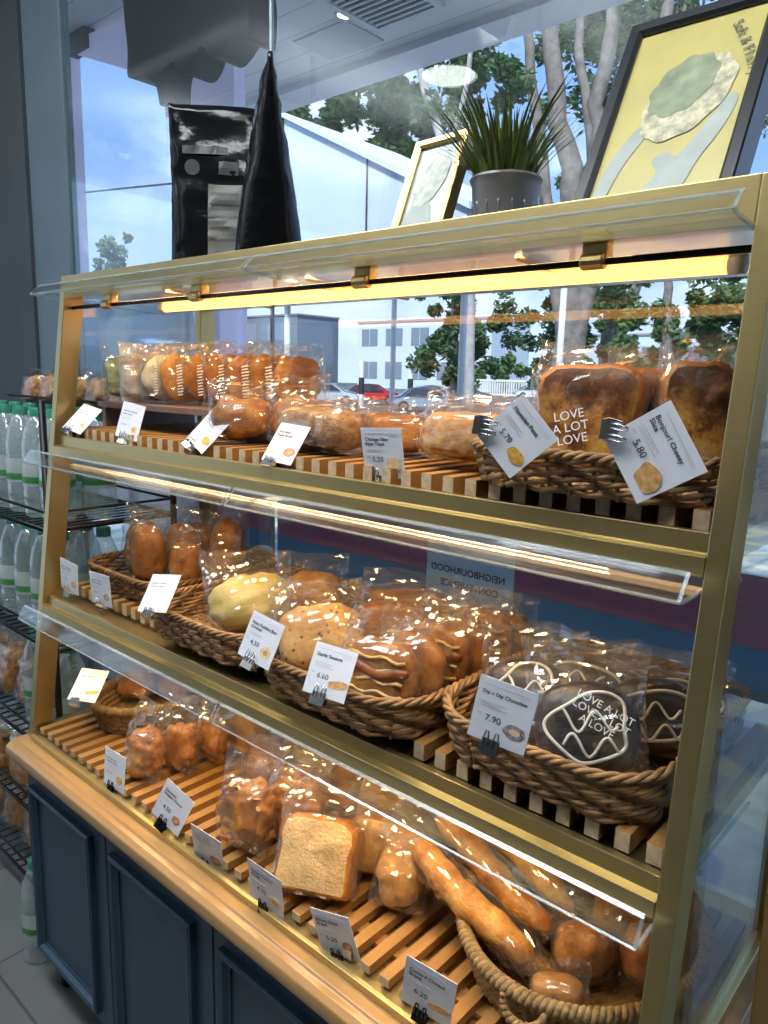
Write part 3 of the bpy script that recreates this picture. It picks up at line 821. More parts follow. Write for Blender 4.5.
cg = 'dark chocolate breads in the right basket'
bagged('choc', (.962,.135,zb), (.096,.050,.084), 26, -34, .036, 'chocolate bread with white drizzle behind its price card, left of the right basket', cg, 'bagged_chocolate_bread', 'chocolate bread', crink=.005, mouth=1.15)
bagged('choc', (1.072,.100,zb), (.104,.050,.090), 38, -28, .034, 'large chocolate bread with white looping icing and lettered bag, front right of the basket', cg, 'bagged_chocolate_bread', 'chocolate bread', crink=.004, mouth=1.15, words=('LOVE A LOT\nLOVE A LOT\nA LOVE', .0105, .010, .060, 28))
bagged('choc', (1.098,.175,zb), (.094,.046,.078), 32, -24, .030, 'chocolate bread beside the right gold post, behind the large iced one', cg, 'bagged_chocolate_bread', 'chocolate bread', crink=.005, mouth=1.15)
bagged('choc', (.995,.225,zb), (.098,.048,.066), 20, -36, .028, 'chocolate bread in the middle of the right basket, behind the card', cg, 'bagged_chocolate_bread', 'chocolate bread', crink=.005)
bagged('choc', (1.085,.265,zb), (.094,.046,.060), 24, -34, .024, 'chocolate bread at the back of the right basket', cg, 'bagged_chocolate_bread', 'chocolate bread', crink=.005)

# ================================================================== lowest tier contents
z3 = .0225
seagrass_basket('small round seagrass basket at the far left of the lowest tier', (.122,.215,z3), .094, .140, .046, False)
bagged('brownbun', (.075,.185,z3+.012), (.07,.05,.055), 30, -20, .03, 'brown roll bag at the front of the small seagrass basket', None, 'bagged_roll', 'roll')
bagged('bun', (.118,.225,z3+.012), (.075,.055,.052), 10, -20, .025, 'orange roll bag right of the brown roll in the small seagrass basket', None, 'bagged_roll', 'roll')
bagged('brownbun', (.120,.290,z3+.012), (.075,.05,.06), 10, -12, .03, 'roll bag at the back of the small seagrass basket', None, 'bagged_roll', 'roll')
g = 'small bun bags in a row on the lowest tier'
for (x, y, s_, rz, lb) in ((.318,.055,(.068,.042,.074),8,'front bun bag of the row behind the first worktop price card'),
    (.336,.105,(.066,.040,.072),12,'second bun bag of the row behind the first worktop price card'),
    (.350,.153,(.066,.040,.070),6,'third bun bag of the row, where the slats show beside it'),
    (.372,.200,(.068,.040,.074),8,'fourth bun bag of the row, next to the brown brioche'),
    (.362,.252,(.062,.042,.066),8,'fifth bun bag of the row, deep on the lowest tier')):
    bagged('knot', (x,y,z3), s_, rz, -16, .040, lb, g, 'bagged_bun', 'bun', mouth=1.1)
bagged('brioche', (.470,.178,z3), (.105,.060,.062), -38, -8, .02, 'dark brown brioche loaf with printed bag on the lowest tier', None, 'bagged_loaf', words=('LOVE A LOT\nLOVE A LOT', .008, 0, .036, 10))
bagged('knot', (.445,.262,z3), (.085,.05,.058), -20, -8, .025, 'orange bun bag behind the brioche loaf', None, 'bagged_bun', 'bun')
bagged('nutloaf', (.525,.235,z3), (.09,.05,.056), -25, -8, .022, 'dark seeded loaf bag right of the brioche under the clear flap', None, 'bagged_loaf')
g = 'almond topped bun bags near the middle of the lowest tier'
for (kd, x, y, s_, rz, lb) in (('almond',.590,.045,(.080,.044,.088),10,'tall topped bun bag at the front, behind the third worktop card'),
    ('almond',.622,.098,(.080,.042,.082),14,'second topped bun bag just behind the tall front one'),
    ('knot',.596,.152,(.084,.042,.072),8,'flat topped bun bag left of the almond bun'),
    ('almond',.626,.205,(.088,.042,.086),10,'almond topped bun bag under the clear flap'),
    ('almond',.650,.255,(.084,.040,.080),10,'rear topped bun bag under the clear flap')):
    bagged(kd, (x,y,z3), s_, rz, -16, .034, lb, g, 'bagged_bun', 'bun', mouth=1.2, crink=.0045)
bagged('toast', (.738,.052,z3), (.105,.050,.092), 26, -30, .034, 'large pale sliced loaf bag at the front, behind the fourth worktop card', None, 'bagged_loaf', crink=.005, mouth=1.15)
bagged('toast', (.775,.130,z3), (.084,.036,.074), 24, -18, .034, 'second pale sliced loaf bag right of the large one', None, 'bagged_loaf', crink=.005, mouth=1.15)
bagged('loaf', (.728,.215,z3), (.105,.060,.086), 28, -12, .034, 'pale loaf bag behind the sliced loaves', None, 'bagged_loaf', crink=.005)
bagged('loaf', (.790,.245,z3), (.10,.060,.082), 20, -10, .034, 'pale loaf bag at the back, left of the breadsticks', None, 'bagged_loaf', crink=.005)
laid('palebun', (.806,.166,.096), (.842,.090,.042), .031, 'single golden oval roll bag left of the breadsticks', None, 'bagged_roll', 'roll', .045, 1.0, mouth=.7)
seagrass_basket('large round seagrass basket with breadsticks at the right end of the lowest tier', (1.022,.196,z3), .130, .150, .046, True)
g = 'long breadsticks lying in the large seagrass basket'
for (P0, P1, r_, lb) in (((.815,.118,.100),(1.005,.098,.056),.0180,'front breadstick in the large seagrass basket, nearest the price card'),
    ((.812,.168,.108),(1.000,.150,.056),.0180,'second breadstick from the front in the large seagrass basket'),
    ((.828,.216,.112),(1.010,.200,.058),.0180,'third breadstick from the front in the large seagrass basket'),
    ((.835,.262,.110),(1.005,.248,.058),.0180,'rear breadstick in the large seagrass basket')):
    laid('baguette', P0, P1, r_, lb, g, 'bagged_breadstick', 'breadstick', .04)
zs = z3+.010
bagged('brownbun', (1.055,.155,zs), (.062,.05,.056), 30, -16, .03, 'glossy brown bun bag in the large seagrass basket, left of the post', 'brown buns in the large seagrass basket', 'bagged_bun', 'bun', mouth=1.2, crink=.005)
bagged('brownbun', (1.100,.180,zs), (.060,.05,.058), 35, -16, .03, 'glossy brown bun bag touching the gold post in the large seagrass basket', 'brown buns in the large seagrass basket', 'bagged_bun', 'bun', mouth=1.2, crink=.005)
bagged('brownbun', (1.070,.225,zs), (.070,.055,.072), 25, -10, .034, 'taller brown bun bag in the middle of the large seagrass basket', 'brown buns in the large seagrass basket', 'bagged_bun', 'bun', mouth=1.2, crink=.005)
bagged('brownbun', (1.060,.285,zs), (.070,.055,.066), 20, -8, .034, 'brown bun bag at the back of the large seagrass basket', 'brown buns in the large seagrass basket', 'bagged_bun', 'bun', mouth=1.2)
bagged('palebun', (1.048,.098,zs), (.055,.040,.030), 30, -14, .016, 'small square pack at the front of the large seagrass basket', None, 'bagged_bun', 'bun')

# ================================================================== price cards
CARDS = {
'c1':((0.0669, 0.1003, 0.5913),(0.977, 0.131, -0.171),(0.029, 0.705, 0.709),0.0528,0.0588),
'c2':((0.2296, 0.0998, 0.5962),(0.976, 0.166, -0.139),(0.09, 0.27, 0.958),0.0530,0.0588),
'c3':((0.4372, 0.103, 0.5935),(0.924, -0.133, -0.357),(0.368, 0.561, 0.742),0.0524,0.0578),
'c4':((0.6114, 0.1017, 0.5892),(0.994, 0.09, -0.066),(-0.001, 0.595, 0.804),0.0524,0.0584),
'c5':((0.7837, 0.0981, 0.5912),(0.98, 0.192, 0.051),(-0.02, -0.161, 0.987),0.0537,0.0590),
'c6':((0.9939, 0.0414, 0.6275),(0.643, 0.159, -0.749),(0.744, 0.105, 0.66),0.0516,0.0581),
'c7':((1.1231, 0.0327, 0.6238),(0.513, 0.069, -0.855),(0.856, -0.108, 0.505),0.0601,0.0635),
'c8':((0.0612, 0.0645, 0.3087),(0.984, 0.118, -0.135),(0.143, -0.059, 0.988),0.0529,0.0594),
'c9':((0.1672, 0.0684, 0.3056),(0.984, 0.174, -0.036),(0.053, -0.091, 0.994),0.0522,0.0583),
'c10':((0.4236, 0.0252, 0.3631),(0.955, 0.274, 0.112),(-0.263, 0.613, 0.745),0.0534,0.0602),
'c11':((0.6681, 0.0129, 0.3587),(0.97, 0.138, -0.201),(0.142, 0.347, 0.927),0.0515,0.0573),
'c12':((0.7944, 0.0074, 0.356),(0.937, 0.326, -0.122),(-0.032, 0.429, 0.903),0.0512,0.0564),
'c13':((1.017, 0.0063, 0.3803),(0.944, 0.284, -0.168),(0.15, 0.082, 0.985),0.0546,0.0608),
'c14':((0.1426, 0.0502, 0.1291),(0.87, 0.493, -0.011),(-0.368, 0.664, 0.651),0.0542,0.0611),
'c15':((0.2999, 0.01, 0.0435),(0.995, 0.085, -0.052),(0.046, 0.071, 0.996),0.0556,0.0629),
'c16':((0.4726, 0.0063, 0.0542),(0.891, 0.196, -0.41),(0.365, 0.229, 0.903),0.0563,0.0636),
'c17':((0.5609, 0.0036, 0.0305),(0.976, 0.168, -0.141),(0.175, -0.204, 0.963),0.0568,0.0640),
'c18':((0.6957, -0.0045, 0.0439),(0.99, 0.093, -0.104),(0.119, -0.171, 0.978),0.0584,0.0652),
'c19':((0.8081, 0.0068, 0.036),(0.969, 0.169, 0.182),(-0.144, -0.213, 0.966),0.0560,0.0637),
'c20':((0.9527, -0.0023, 0.0576),(0.965, 0.213, -0.153),(0.175, -0.092, 0.98),0.0577,0.0651)}
PB = [mat('printed_loaf_pale', (.78,.62,.38), .6, var=.2, scale=150), mat('printed_loaf_tan', (.66,.36,.13), .6, var=.35, scale=160), mat('printed_loaf_red', (.50,.22,.12), .6, var=.3, scale=160),
      mat('printed_pizza', (.72,.40,.07), .6, var=.35, scale=200), mat('printed_choc', (.30,.25,.26), .6, var=.7, scale=220), mat('printed_green', (.45,.52,.25), .6, var=.3, scale=160)]
INFO = {  # label, title, price, picture (material, kind), clip style, clip side
'c1':('price card tilted back at the far left of the top tier', None, None, (5,'round'), 'chrome', 'b'),
'c2':('brightly lit price card standing in front of the brown riser', None, None, (0,'round'), 'chrome', 'b'),
'c3':('steeply tilted price card in front of the small golden rolls, top tier', None, None, (3,'oval'), 'chrome', 'b'),
'c4':('price card with reddish bread picture in front of the seeded loaf', 'Red Bean\nRoast Bread', None, (2,'oval'), 'chrome', 'b'),
'c5':('price card reading Kaya Toast with a square bread picture', 'Chicken Slice\nKaya Toast', '5.20', (0,'square'), 'chrome', 'b'),
'c6':('price card turned on its corner reading Hawaiian Pizza', 'Hawaiian Pizza', '5.70', (3,'oval'), 'chrome', 'l'),
'c7':('price card turned on its corner reading Bonjour! Cheesy Slice', 'Bonjour! Cheesy\nSlice', '5.80', (1,'toast'), 'chrome', 'l'),
'c8':('leftmost price card in front of the brown wicker tray, middle tier', None, None, (1,'round'), 'chrome', 'b'),
'c9':('second price card from the left in front of the brown wicker tray', None, None, (1,'round'), 'chrome', 'b'),
'c10':('glaring white price card leaning back on the second wicker basket', None, None, None, 'chrome', 'b'),
'c11':('price card reading Pudding Bun Original on the third wicker basket', 'Palm Pudding Bun\nOriginal', '4.50', (0,'ring'), 'chrome', 'b'),
'c12':('price card reading Garlic Sausage on the third wicker basket', 'Garlic Sausage', '6.60', (1,'long'), 'chrome', 'b'),
'c13':('price card reading Dip n Dip Chocolate on the right wicker basket', 'Dip n Dip Chocolate', '7.90', (4,'oval'), 'steel', 'b'),
'c14':('price card with a bread stick picture on the small seagrass basket', None, None, (3,'stick'), 'chrome', 'b'),
'c15':('first price card from the left along the worktop edge', None, None, (3,'round'), 'black', 'b'),
'c16':('tilted price card with a red brown bun picture, second along the worktop edge', 'Hawaiian\nSausage Donut', '4.50', (2,'round'), 'black', 'b'),
'c17':('third price card from the left along the worktop edge', None, None, (2,'oval'), 'black', 'b'),
'c18':('price card in front of the large sliced loaf on the worktop edge', 'Butter Cotton\nBread', '4.70', (0,'oval'), 'black', 'b'),
'c19':('price card reading Bakery Sugar Bread on the worktop edge', 'Bakery Sugar\nBread', '5.20', (2,'round'), 'black', 'b'),
'c20':('price card reading Custard Cheese Bread, nearest the breadstick basket', 'Custard Cheese\nBread', '6.20', (1,'stick'), 'black', 'b')}
STEEL = mat('dull_steel', (.30,.30,.31), .3, 1.)
for key, (pos, X, Y, w, h) in CARDS.items():
    lb, title, price, pic, clip, side = INFO[key]
    M = basis(X, Y, pos)
    t = thing('price_card', lb, 'price card', M=M, group='white price cards')
    bend = MB()
    nb = 9; amp = .0004*math.sin(hash(key[1:]) % 7 if False else int(key[1:])*1.7)
    vs = []
    for i in range(nb+1):
        y = -h/2 + h*i/nb; zc = amp*(1-(2*y/h)**2)
        for (x, dz_) in ((-w/2,0),(w/2,0),(w/2,.0006),(-w/2,.0006)): vs.append((x, y, zc-.0006+dz_))
    fs = [(i*4+j, i*4+(j+1) % 4, (i+1)*4+(j+1) % 4, (i+1)*4+j) for i in range(nb) for j in range(4)] + [(3,2,1,0), tuple(nb*4+k for k in range(4))]
    sheet = bend.add(vs, fs).build('card_sheet', WHITEP, t)
    zt_ = max(0, amp)+.0003
    lines = MB()
    def bar(mb, x0, x1, y, th): mb.box(x0, x1, y-th/2, y+th/2, zt_-.0002, zt_)
    bar(lines, -w*.40, w*.40, h*.395, h*.008); bar(lines, w*.16, w*.40, h*.355, h*.006)
    ny = h*.10
    if title and '\n' not in title: ny = h*.15
    for q in range(3 if (price and key in ('c6','c7','c12','c13')) else 2):
        bar(lines, -w*.40, (-w*.40+w*(.42,.36,.46)[q]), ny-h*.035*q-h*.03, h*.013)
    lines.build('small_print', PHINK, sheet)
    if title:
        ls = title.count('\n')
        text('title', title, h*(.082 if key == 'c13' else .096), INK, sheet, Matrix.Translation((-w*.41, h*.245, zt_)), bold=.018)
    else:
        ttl = MB(); r2 = random.Random(int(key[1:]))
        for row_ in range(2 if key not in ('c14',) else 1):
            x = -w*.40
            for q in range(2):
                l_ = w*r2.uniform(.18,.30); bar(ttl, x, min(w*.35, x+l_), h*.26-row_*h*.085, h*.034); x += l_+w*.035
        ttl.build('title_print', GREYINK if key in ('c2','c10') else DPRINT if False else mat_title if False else (PHINK if key in ('c2','c10') else GREYINK), sheet)
    if price:
        text('price', price, h*.145, INK, sheet, Matrix.Translation((-w*.27, -h*.17, zt_)), bold=.004)
        text('currency', 'RM', h*.05, GREYINK, sheet, Matrix.Translation((-w*.41, -h*.10, zt_)))
    else:
        pm = MB(); bar(pm, -w*.36, -w*.10, -h*.12, h*.05); pm.build('price_print', PHINK, sheet)
    if pic:
        mi, sh = pic; cx, cy = w*.255, -h*.205
        poly = []
        for i in range(26):
            a = 2*PI*i/26
            ex, rx, ry = dict(round=(1,.13,.105), oval=(1,.19,.11), square=(.45,.17,.13), toast=(.7,.19,.17), ring=(1,.16,.13), long=(.7,.23,.075), stick=(.8,.24,.055))[sh]
            px, py = w*rx*spow(math.cos(a), ex), h*ry*spow(math.sin(a), ex)
            if sh in ('stick','long','toast'): px, py = px*.96-py*.28, py*.96+px*.18
            k = 1+.05*math.sin(a*5+mi)
            poly.append((cx+px*k, cy+py*k))
        MB().prism(poly, zt_-.0002, zt_+.0001, 'z').build('bread_picture', PB[mi], sheet)
        if sh in ('ring','round','oval'):
            poly2 = [(cx+(p[0]-cx)*.5+w*.01, cy+(p[1]-cy)*.45) for p in poly]
            MB().prism(poly2, zt_, zt_+.0002, 'z').build('picture_centre', PB[3 if mi == 3 else 0 if mi == 1 else 1 if mi != 4 else 0], sheet)
    # bulldog clip gripping the card edge
    cm = dict(chrome=CHROME, steel=STEEL, black=BLACKM)[clip]
    cw = .017
    if side == 'b': Mc = Matrix.Translation((-.004 if key not in ('c1','c3','c4','c14') else -.010, -h/2, 0))
    else: Mc = Matrix.Translation((-w/2, -h*.30 if key == 'c6' else -h*.32, 0)) @ Matrix.Rotation(R(-90), 4, 'Z') @ Matrix.Rotation(R(40 if key == 'c6' else 50), 4, 'Z')
    cb = MB().prism([(.0045,.0022),(.0045,.0012),(-.0085,.0052),(-.0085,-.0052),(.0045,-.0018),(.0045,-.0026),(-.0098,-.0064),(-.0098,.0064)], -cw/2, cw/2, 'x', M=Mc)
    co = cb.build('clip', cm, t, bevel=.0004)
    for sgn in (-1, 1):
        wr = MB()
        xx = cw*.27*sgn
        pth = [(xx-.0018,-.002,.0042),(xx-.0022,.006,.0040),(xx-.0012,.0125,.0034),(xx+.0012,.0125,.0034),(xx+.0022,.006,.0040),(xx+.0018,-.002,.0042)]
        wr.tube([Mc @ Vector(p) for p in pth], .0008, 6); wr.build('clip_wire', cm, co, smooth=True)

# ================================================================== things standing on the case
def pouch(label, pos, rz, w, d, h, sd, lean=0, words=True):
    t = thing('coffee_pouch', label, 'coffee pouch', pos, Euler((R(lean), 0, R(rz))), 'black foil pouches on the case')
    nu, nv = 40, 30; vs = []
    for j in range(nv+1):
        tt = j/nv
        dep = d/2*(1-tt**1.2) + .0025
        ww = w/2*(1-.03*math.sin(tt*PI))
        for i in range(nu):
            u = 2*PI*i/nu
            x = ww*spow(math.cos(u), .45); y = dep*spow(math.sin(u), .8)
            p = Vector((x, y, h*tt)); q = p*26+Vector((sd*5,0,0))
            k = .0032*(1-2*abs(noise.noise(q)))*(0.4+1.2*tt)
            p += Vector((math.cos(u)*.3, math.sin(u), 0))*k
            p.z += .006*noise.noise(Vector((x*14, sd, 3)))*tt
            vs.append(p)
    fs = [(j*nu+i, j*nu+(i+1) % nu, (j+1)*nu+(i+1) % nu, (j+1)*nu+i) for j in range(nv) for i in range(nu)] + [tuple(range(nu-1,-1,-1)), tuple(nv*nu+i for i in range(nu))]
    MB().add(vs, fs).build('pouch_body', FOIL, t, smooth=True)
    s_ = MB().box(-w*.485, w*.485, -.0034, .0034, h*.86, h*.872)
    s_.build('seal_seam', FOIL, t)
    if words:
        def srf(x, z, o):
            tt = z/h; cu = max(-1, min(1, abs(x)/(w/2*(1-.03*math.sin(tt*PI)))))
            su = max(0, 1-cu**(1/.45*2))**.5
            y = -(d/2*(1-tt**1.2)+.0025)*su**.8
            p_ = Vector((x, y, z)); q = p_*26+Vector((sd*5,0,0)); k = .0032*(1-2*abs(noise.noise(q)))*(.4+1.2*tt)
            return p_ + Vector((0,-1,0))*(k+.0024+o)
        def quad(x0, x1, z0, z1, o=0):
            nx_, nz_ = 12, max(1, int((z1-z0)/.008)); vs = [srf(x0+(x1-x0)*i/nx_, z0+(z1-z0)*j/nz_, o) for j in range(nz_+1) for i in range(nx_+1)]
            lab.add(vs, [(j*(nx_+1)+i, j*(nx_+1)+i+1, (j+1)*(nx_+1)+i+1, (j+1)*(nx_+1)+i) for j in range(nz_) for i in range(nx_)])
        def yb(z): return srf(-w*.27, z, 0).y
        lab = MB()
        quad(-w*.12, w*.44, h*.08, h*.52)
        lo = lab.build('label', KRAFT, t)
        lab = MB()
        for k in range(5): quad(-w*.10, w*(.16+.2*((k*3) % 2)), h*(.46-.07*k), h*(.474-.07*k), .0006)
        lab.build('label_print', GREYD, lo)
        lab = MB(); quad(-w*.36, w*.06, h*.70, h*.75); quad(-w*.02, w*.16, h*.58, h*.66)
        lab.lathe([(.0001,0),(.012,0),(.012,.001),(.0001,.001)], 18)
        for p in lab.v[-72:]:
            x, y, z = p; p.x, p.y, p.z = -w*.27+x, yb(h*.62)-z, h*.62+y
        lab.build('badge', GREYD, t)
    return t
FOIL = mat('black_foil', (.005,.005,.006), .14, .0, spec=.32, bump=.5, bscale=45)
KRAFT = mat('grey_label', (.13,.125,.105), .5)
GREYD = mat('label_grey', (.06,.06,.055), .5)
zT = .8395
pouch('large black foil pouch with a grey label, left end of the case top', (.285,.250,zT), 46, .170, .080, .258, 1)
p2_ = pouch('slim black foil pouch seen from its side, right of the large pouch', (.470,.190,zT), -36, .13, .090, .252, 2, words=False)
lab = MB()
for k, (z0, z1) in enumerate(((.035,.060),(.063,.095))):
    yy = -.001
    lab.box(-.0765, -.0748, -.030+.008*k, .030-.008*k, z0, z1)
lab.build('label', KRAFT, p2_)

def frame_tree(label, name, pos, rz, tilt, w, h, th, bw, fm, art):
    M = Matrix.Translation(pos) @ Matrix.Rotation(R(rz), 4, 'Z') @ Matrix.Rotation(R(-tilt), 4, 'X')
    t = thing(name, label, 'picture frame', M=M)
    fr = MB()
    prof = [(0,0),(0,-.004),(.002,-.006),(bw*.8,-.005),(bw,-.001),(bw,th*.5),(0,th*.5)] if False else [(0,th),(0,.001),(.0015,-.0005),(bw*.75,.0),(bw,.003),(bw,th)]
    cs = [((-w/2,0),(1,1)), ((w/2,0),(-1,1)), ((w/2,h),(-1,-1)), ((-w/2,h),(1,-1))]
    n = len(prof); vs = []
    for (cx, cz), (sx, sz) in cs:
        for (u, y) in prof: vs.append((cx+sx*u, y, cz+sz*u))
    fs = [(i*n+j, ((i+1) % 4)*n+j, ((i+1) % 4)*n+(j+1) % n, i*n+(j+1) % n) for i in range(4) for j in range(n)]
    fr.add(vs, fs).build('frame', fm, t)
    MB().box(-w/2+bw*.6, w/2-bw*.6, th*.7, th*.9, bw*.6, h-bw*.6).build('backing_board', BLACKM, t)
    pz = MB().box(-w/2+bw*.8, w/2-bw*.8, .006, .008, bw*.8, h-bw*.8).build('print', art, t)
    st = MB().box(-.02, .02, th, th+.002, h*.05, h*.7, Matrix.Translation((0,0,h*.7)) @ Matrix.Rotation(R(0), 4, 'X') @ Matrix.Translation((0,0,-h*.7)))
    return t, pz
YEL = mat('poster_yellow', (.52,.45,.14), .35, var=.08, scale=20, coat=.3)
PGREY = mat('poster_grey_arm', (.36,.40,.35), .4, var=.15, scale=30)
PBREAD = mat('poster_bread', (.50,.47,.30), .5, var=.45, scale=120)
PGREEN = mat('poster_green', (.24,.28,.16), .5, var=.3, scale=60)
PINKK = mat('poster_ink', (.10,.10,.09), .5)
pt, pz = frame_tree('black framed yellow poster of a round bread held in hands, on the case top', 'poster_frame', (1.047,.150,zT), 0, 28, .150, .226, .030, .014, mat('black_frame', (.010,.012,.016), .3), YEL)
def flat(poly, y, nm, m, par):
    return MB().prism(smooth_poly(poly), y-.0004, y, 'y').build(nm, m, par)
def ell(cx, cz, rx, rz_, rot, n=32, wob=0):
    o = []
    for i in range(n):
        a = 2*PI*i/n; k = 1+wob*math.sin(a*9); x, z = rx*math.cos(a)*k, rz_*math.sin(a)*k
        o.append((cx+x*math.cos(rot)-z*math.sin(rot), cz+x*math.sin(rot)+z*math.cos(rot)))
    return o
flat([(-.058,.013),(-.050,.060),(-.030,.098),(-.014,.112),(-.006,.100),(-.022,.080),(-.036,.050),(-.046,.013)], .0056, 'printed_hand', PGREY, pz)
flat([(-.010,.013),(.000,.034),(-.008,.050),(.004,.058),(.016,.052),(.034,.086),(.048,.112),(.056,.104),(.050,.076),(.036,.044),(.024,.013)], .0056, 'printed_hand', PGREY, pz)
flat(ell(.008,.118,.036,.050,R(-32),40,.03), .0052, 'printed_bread', PBREAD, pz)
flat(ell(.000,.134,.028,.036,R(-32),32,.05), .0048, 'printed_herbs', PGREEN, pz)
tx = 0
for i, ch in enumerate('Soft & Fluffy'):
    t_ = tx/.075; px_ = .030+.030*t_; pz_ = .195-.066*t_+.004*math.sin(t_*PI)
    tx += .0045 if ch == ' ' else .0048 if ch in 'ftl' else .0078
    if ch != ' ':
        text('lettering', ch, .0135, PINKK, pz, Matrix.Translation((px_, .0047, pz_)) @ Matrix.Rotation(R(58+14*t_), 4, 'Y') @ Matrix.Rotation(R(90), 4, 'X'), 'LEFT', bold=.008)
gt, gz = frame_tree('small gold picture frame leaning between the slim pouch and the potted grass', 'small_picture_frame', (.742,.185,zT), -4, 21, .086, .140, .016, .010, BRASS, mat('pale_green_print', (.34,.42,.38), .35, coat=.3))
flat(ell(.0,.082,.022,.036,R(-25),28,.03), .0054, 'printed_bread', mat('print_pale', (.55,.58,.50), .5, var=.3, scale=80), gz)
flat([(-.026,.014),(-.022,.050),(-.006,.058),(.010,.048),(.016,.014)], .0056, 'printed_hand', PGREY, gz)

pot = thing('potted_grass', 'artificial green grass in a grey tin pot on the case top', 'plant', (.842,.235,zT))
pb = MB(); nn_ = 48
prof = [(.0345,0),(.0365,.015),(.0390,.056),(.0405,.060),(.042,.063),(.0405,.066),(.0375,.064),(.0355,.055)]
pb.lathe(prof, nn_)
for idx, p in enumerate(pb.v):
    if .008 < p.z < .055:
        pass
pb.build('pot', mat('grey_tin', (.20,.195,.195), .38, .35), pot, smooth=True, angle=50)
fl = MB()
for k in range(16):
    a = 2*PI*k/16
    fl.tube([(.0358*math.cos(a)*(1+.009*i), .0358*math.sin(a)*(1+.009*i), .010+.0045*i) for i in range(7)], .0015, 5)
fl.build('pot_flutes', bpy.data.materials['grey_tin'], pot, smooth=True)
MB().lathe([(.0001,.056),(.036,.056)], 24).build('soil', mat('moss_soil', (.03,.035,.012), .9), pot)
gr = MB(); r3 = random.Random(3)
for k in range(150):
    a = r3.uniform(0, 2*PI); rad = .030*math.sqrt(r3.random()); out = r3.uniform(.015,.075)*(rad/.03+.25); hh = r3.uniform(.045,.095)
    b0 = Vector((rad*math.cos(a), rad*math.sin(a), .055)); a2 = a + r3.uniform(-.5,.5)
    tip = b0 + Vector((math.cos(a2)*out, math.sin(a2)*out, hh)); mid = b0 + Vector((math.cos(a2)*out*.28, math.sin(a2)*out*.28, hh*.58))
    w_ = r3.uniform(.0024,.0042); sd_ = Vector((-math.sin(a2), math.cos(a2), 0))
    vs = []
    for q in range(5):
        t_ = q/4; p = b0*(1-t_)**2 + mid*2*t_*(1-t_) + tip*t_*t_
        ww = w_*(1-t_**2*.95); nrm = Vector((math.cos(a2), math.sin(a2), .2))*.0006
        vs += [p-sd_*ww, p+nrm, p+sd_*ww, p-nrm]
    gr.add(vs, [(q*4+i, q*4+(i+1) % 4, (q+1)*4+(i+1) % 4, (q+1)*4+i) for q in range(4) for i in range(4)])
gm = mat('grass_blades', (.085,.125,.018), .42, var=.75, scale=30)
go = gr.build('grass_blades', gm, pot, smooth=True); go['kind'] = 'stuff'

# ================================================================== room shell
TILE, nt, out = nodes('floor_tile')
b = pbsdf(nt, Roughness=.35); tc = nt.nodes.new('ShaderNodeTexCoord'); mp = nt.nodes.new('ShaderNodeMapping'); nt.links.new(tc.outputs['Object'], mp.inputs[0])
mp.inputs['Location'].default_value = (.10,.06,0)
bt = N(nt, 'ShaderNodeTexBrick', _offset=0.0); bt.inputs['Scale'].default_value = 1.; bt.inputs['Brick Width'].default_value = .3; bt.inputs['Row Height'].default_value = .3
bt.inputs['Mortar Size'].default_value = .003; bt.inputs['Color1'].default_value = (.175,.18,.175,1); bt.inputs['Color2'].default_value = (.20,.205,.20,1); bt.inputs['Mortar'].default_value = (.09,.09,.085,1)
nt.links.new(mp.outputs[0], bt.inputs['Vector']); nz = N(nt, 'ShaderNodeTexNoise', Scale=9., Detail=5.); nt.links.new(tc.outputs['Object'], nz.inputs['Vector'])
mx = N(nt, 'ShaderNodeMixRGB', _blend_type='MULTIPLY'); mx.inputs[0].default_value = .35; nt.links.new(bt.outputs[0], mx.inputs[1]); nt.links.new(nz.outputs[0], mx.inputs[2])
nt.links.new(mx.outputs[0], b.inputs['Base Color']); nt.links.new(b.outputs[0], out.inputs[0])
WALLG = mat('charcoal_wall', (.050,.060,.066), .6, var=.12, scale=5, bump=.05, bscale=80)
FRAMEG = mat('blue_grey_frame', (.105,.150,.185), .45, var=.08, scale=4)
WALLW = mat('store_wall', (.55,.54,.51), .7)
CEIL = mat('store_ceiling', (.78,.78,.76), .8)
def sbox(name, x0, x1, y0, y1, z0, z1, m, bevel=0):
    return struct(MB().box(x0, x1, y0, y1, z0, z1).build(name, m, bevel=bevel))
CH = 2.0
sbox('floor', -3.0, 3.0, -3.6, .44, FLOOR-.1, FLOOR, TILE)
sbox('ceiling', -3.0, 3.0, -3.6, .50, CH, CH+.1, CEIL)
sbox('wall_back', -3.0, -.872, .44, .52, FLOOR, CH, WALLG)
sbox('trim_1', -.870, -.655, .448, .476, FLOOR, CH, FRAMEG, .004)
sbox('wall_right', 3.0, 3.1, -3.6, .52, FLOOR, CH, WALLG)
sbox('wall_rear', -3.1, 3.1, -3.7, -3.6, FLOOR, CH, mat('rear_wall', (.20,.19,.17), .7))
# left wall with a wide glazed opening towards the street
wl = MB().box(-3.1, -3.0, -3.6, -2.9, FLOOR, CH).box(-3.1, -3.0, -.5, .52, FLOOR, CH).box(-3.1, -3.0, -2.9, -.5, 1.75, CH)
struct(wl.build('wall_left', WALLW))
dr = struct(MB().box(-3.055, -3.045, -2.88, -.52, FLOOR+.01, 1.74).build('door_1', GLASS))
MB().box(-3.07, -3.03, -1.74, -1.66, FLOOR, 1.75).build('door_frame', FRAMEG, dr)
for n_, (x0, x1) in enumerate(((-.655,.154),(.160,1.55),(1.556,3.0))):
    struct(MB().box(x0, x1, .456, .464, FLOOR, CH).build('window_%d' % (n_+1), GLASS))
jo = struct(MB().box(.154, .160, .457, .463, FLOOR, CH).build('trim_2', mat('silicone_joint', (.55,.62,.66), .5)))
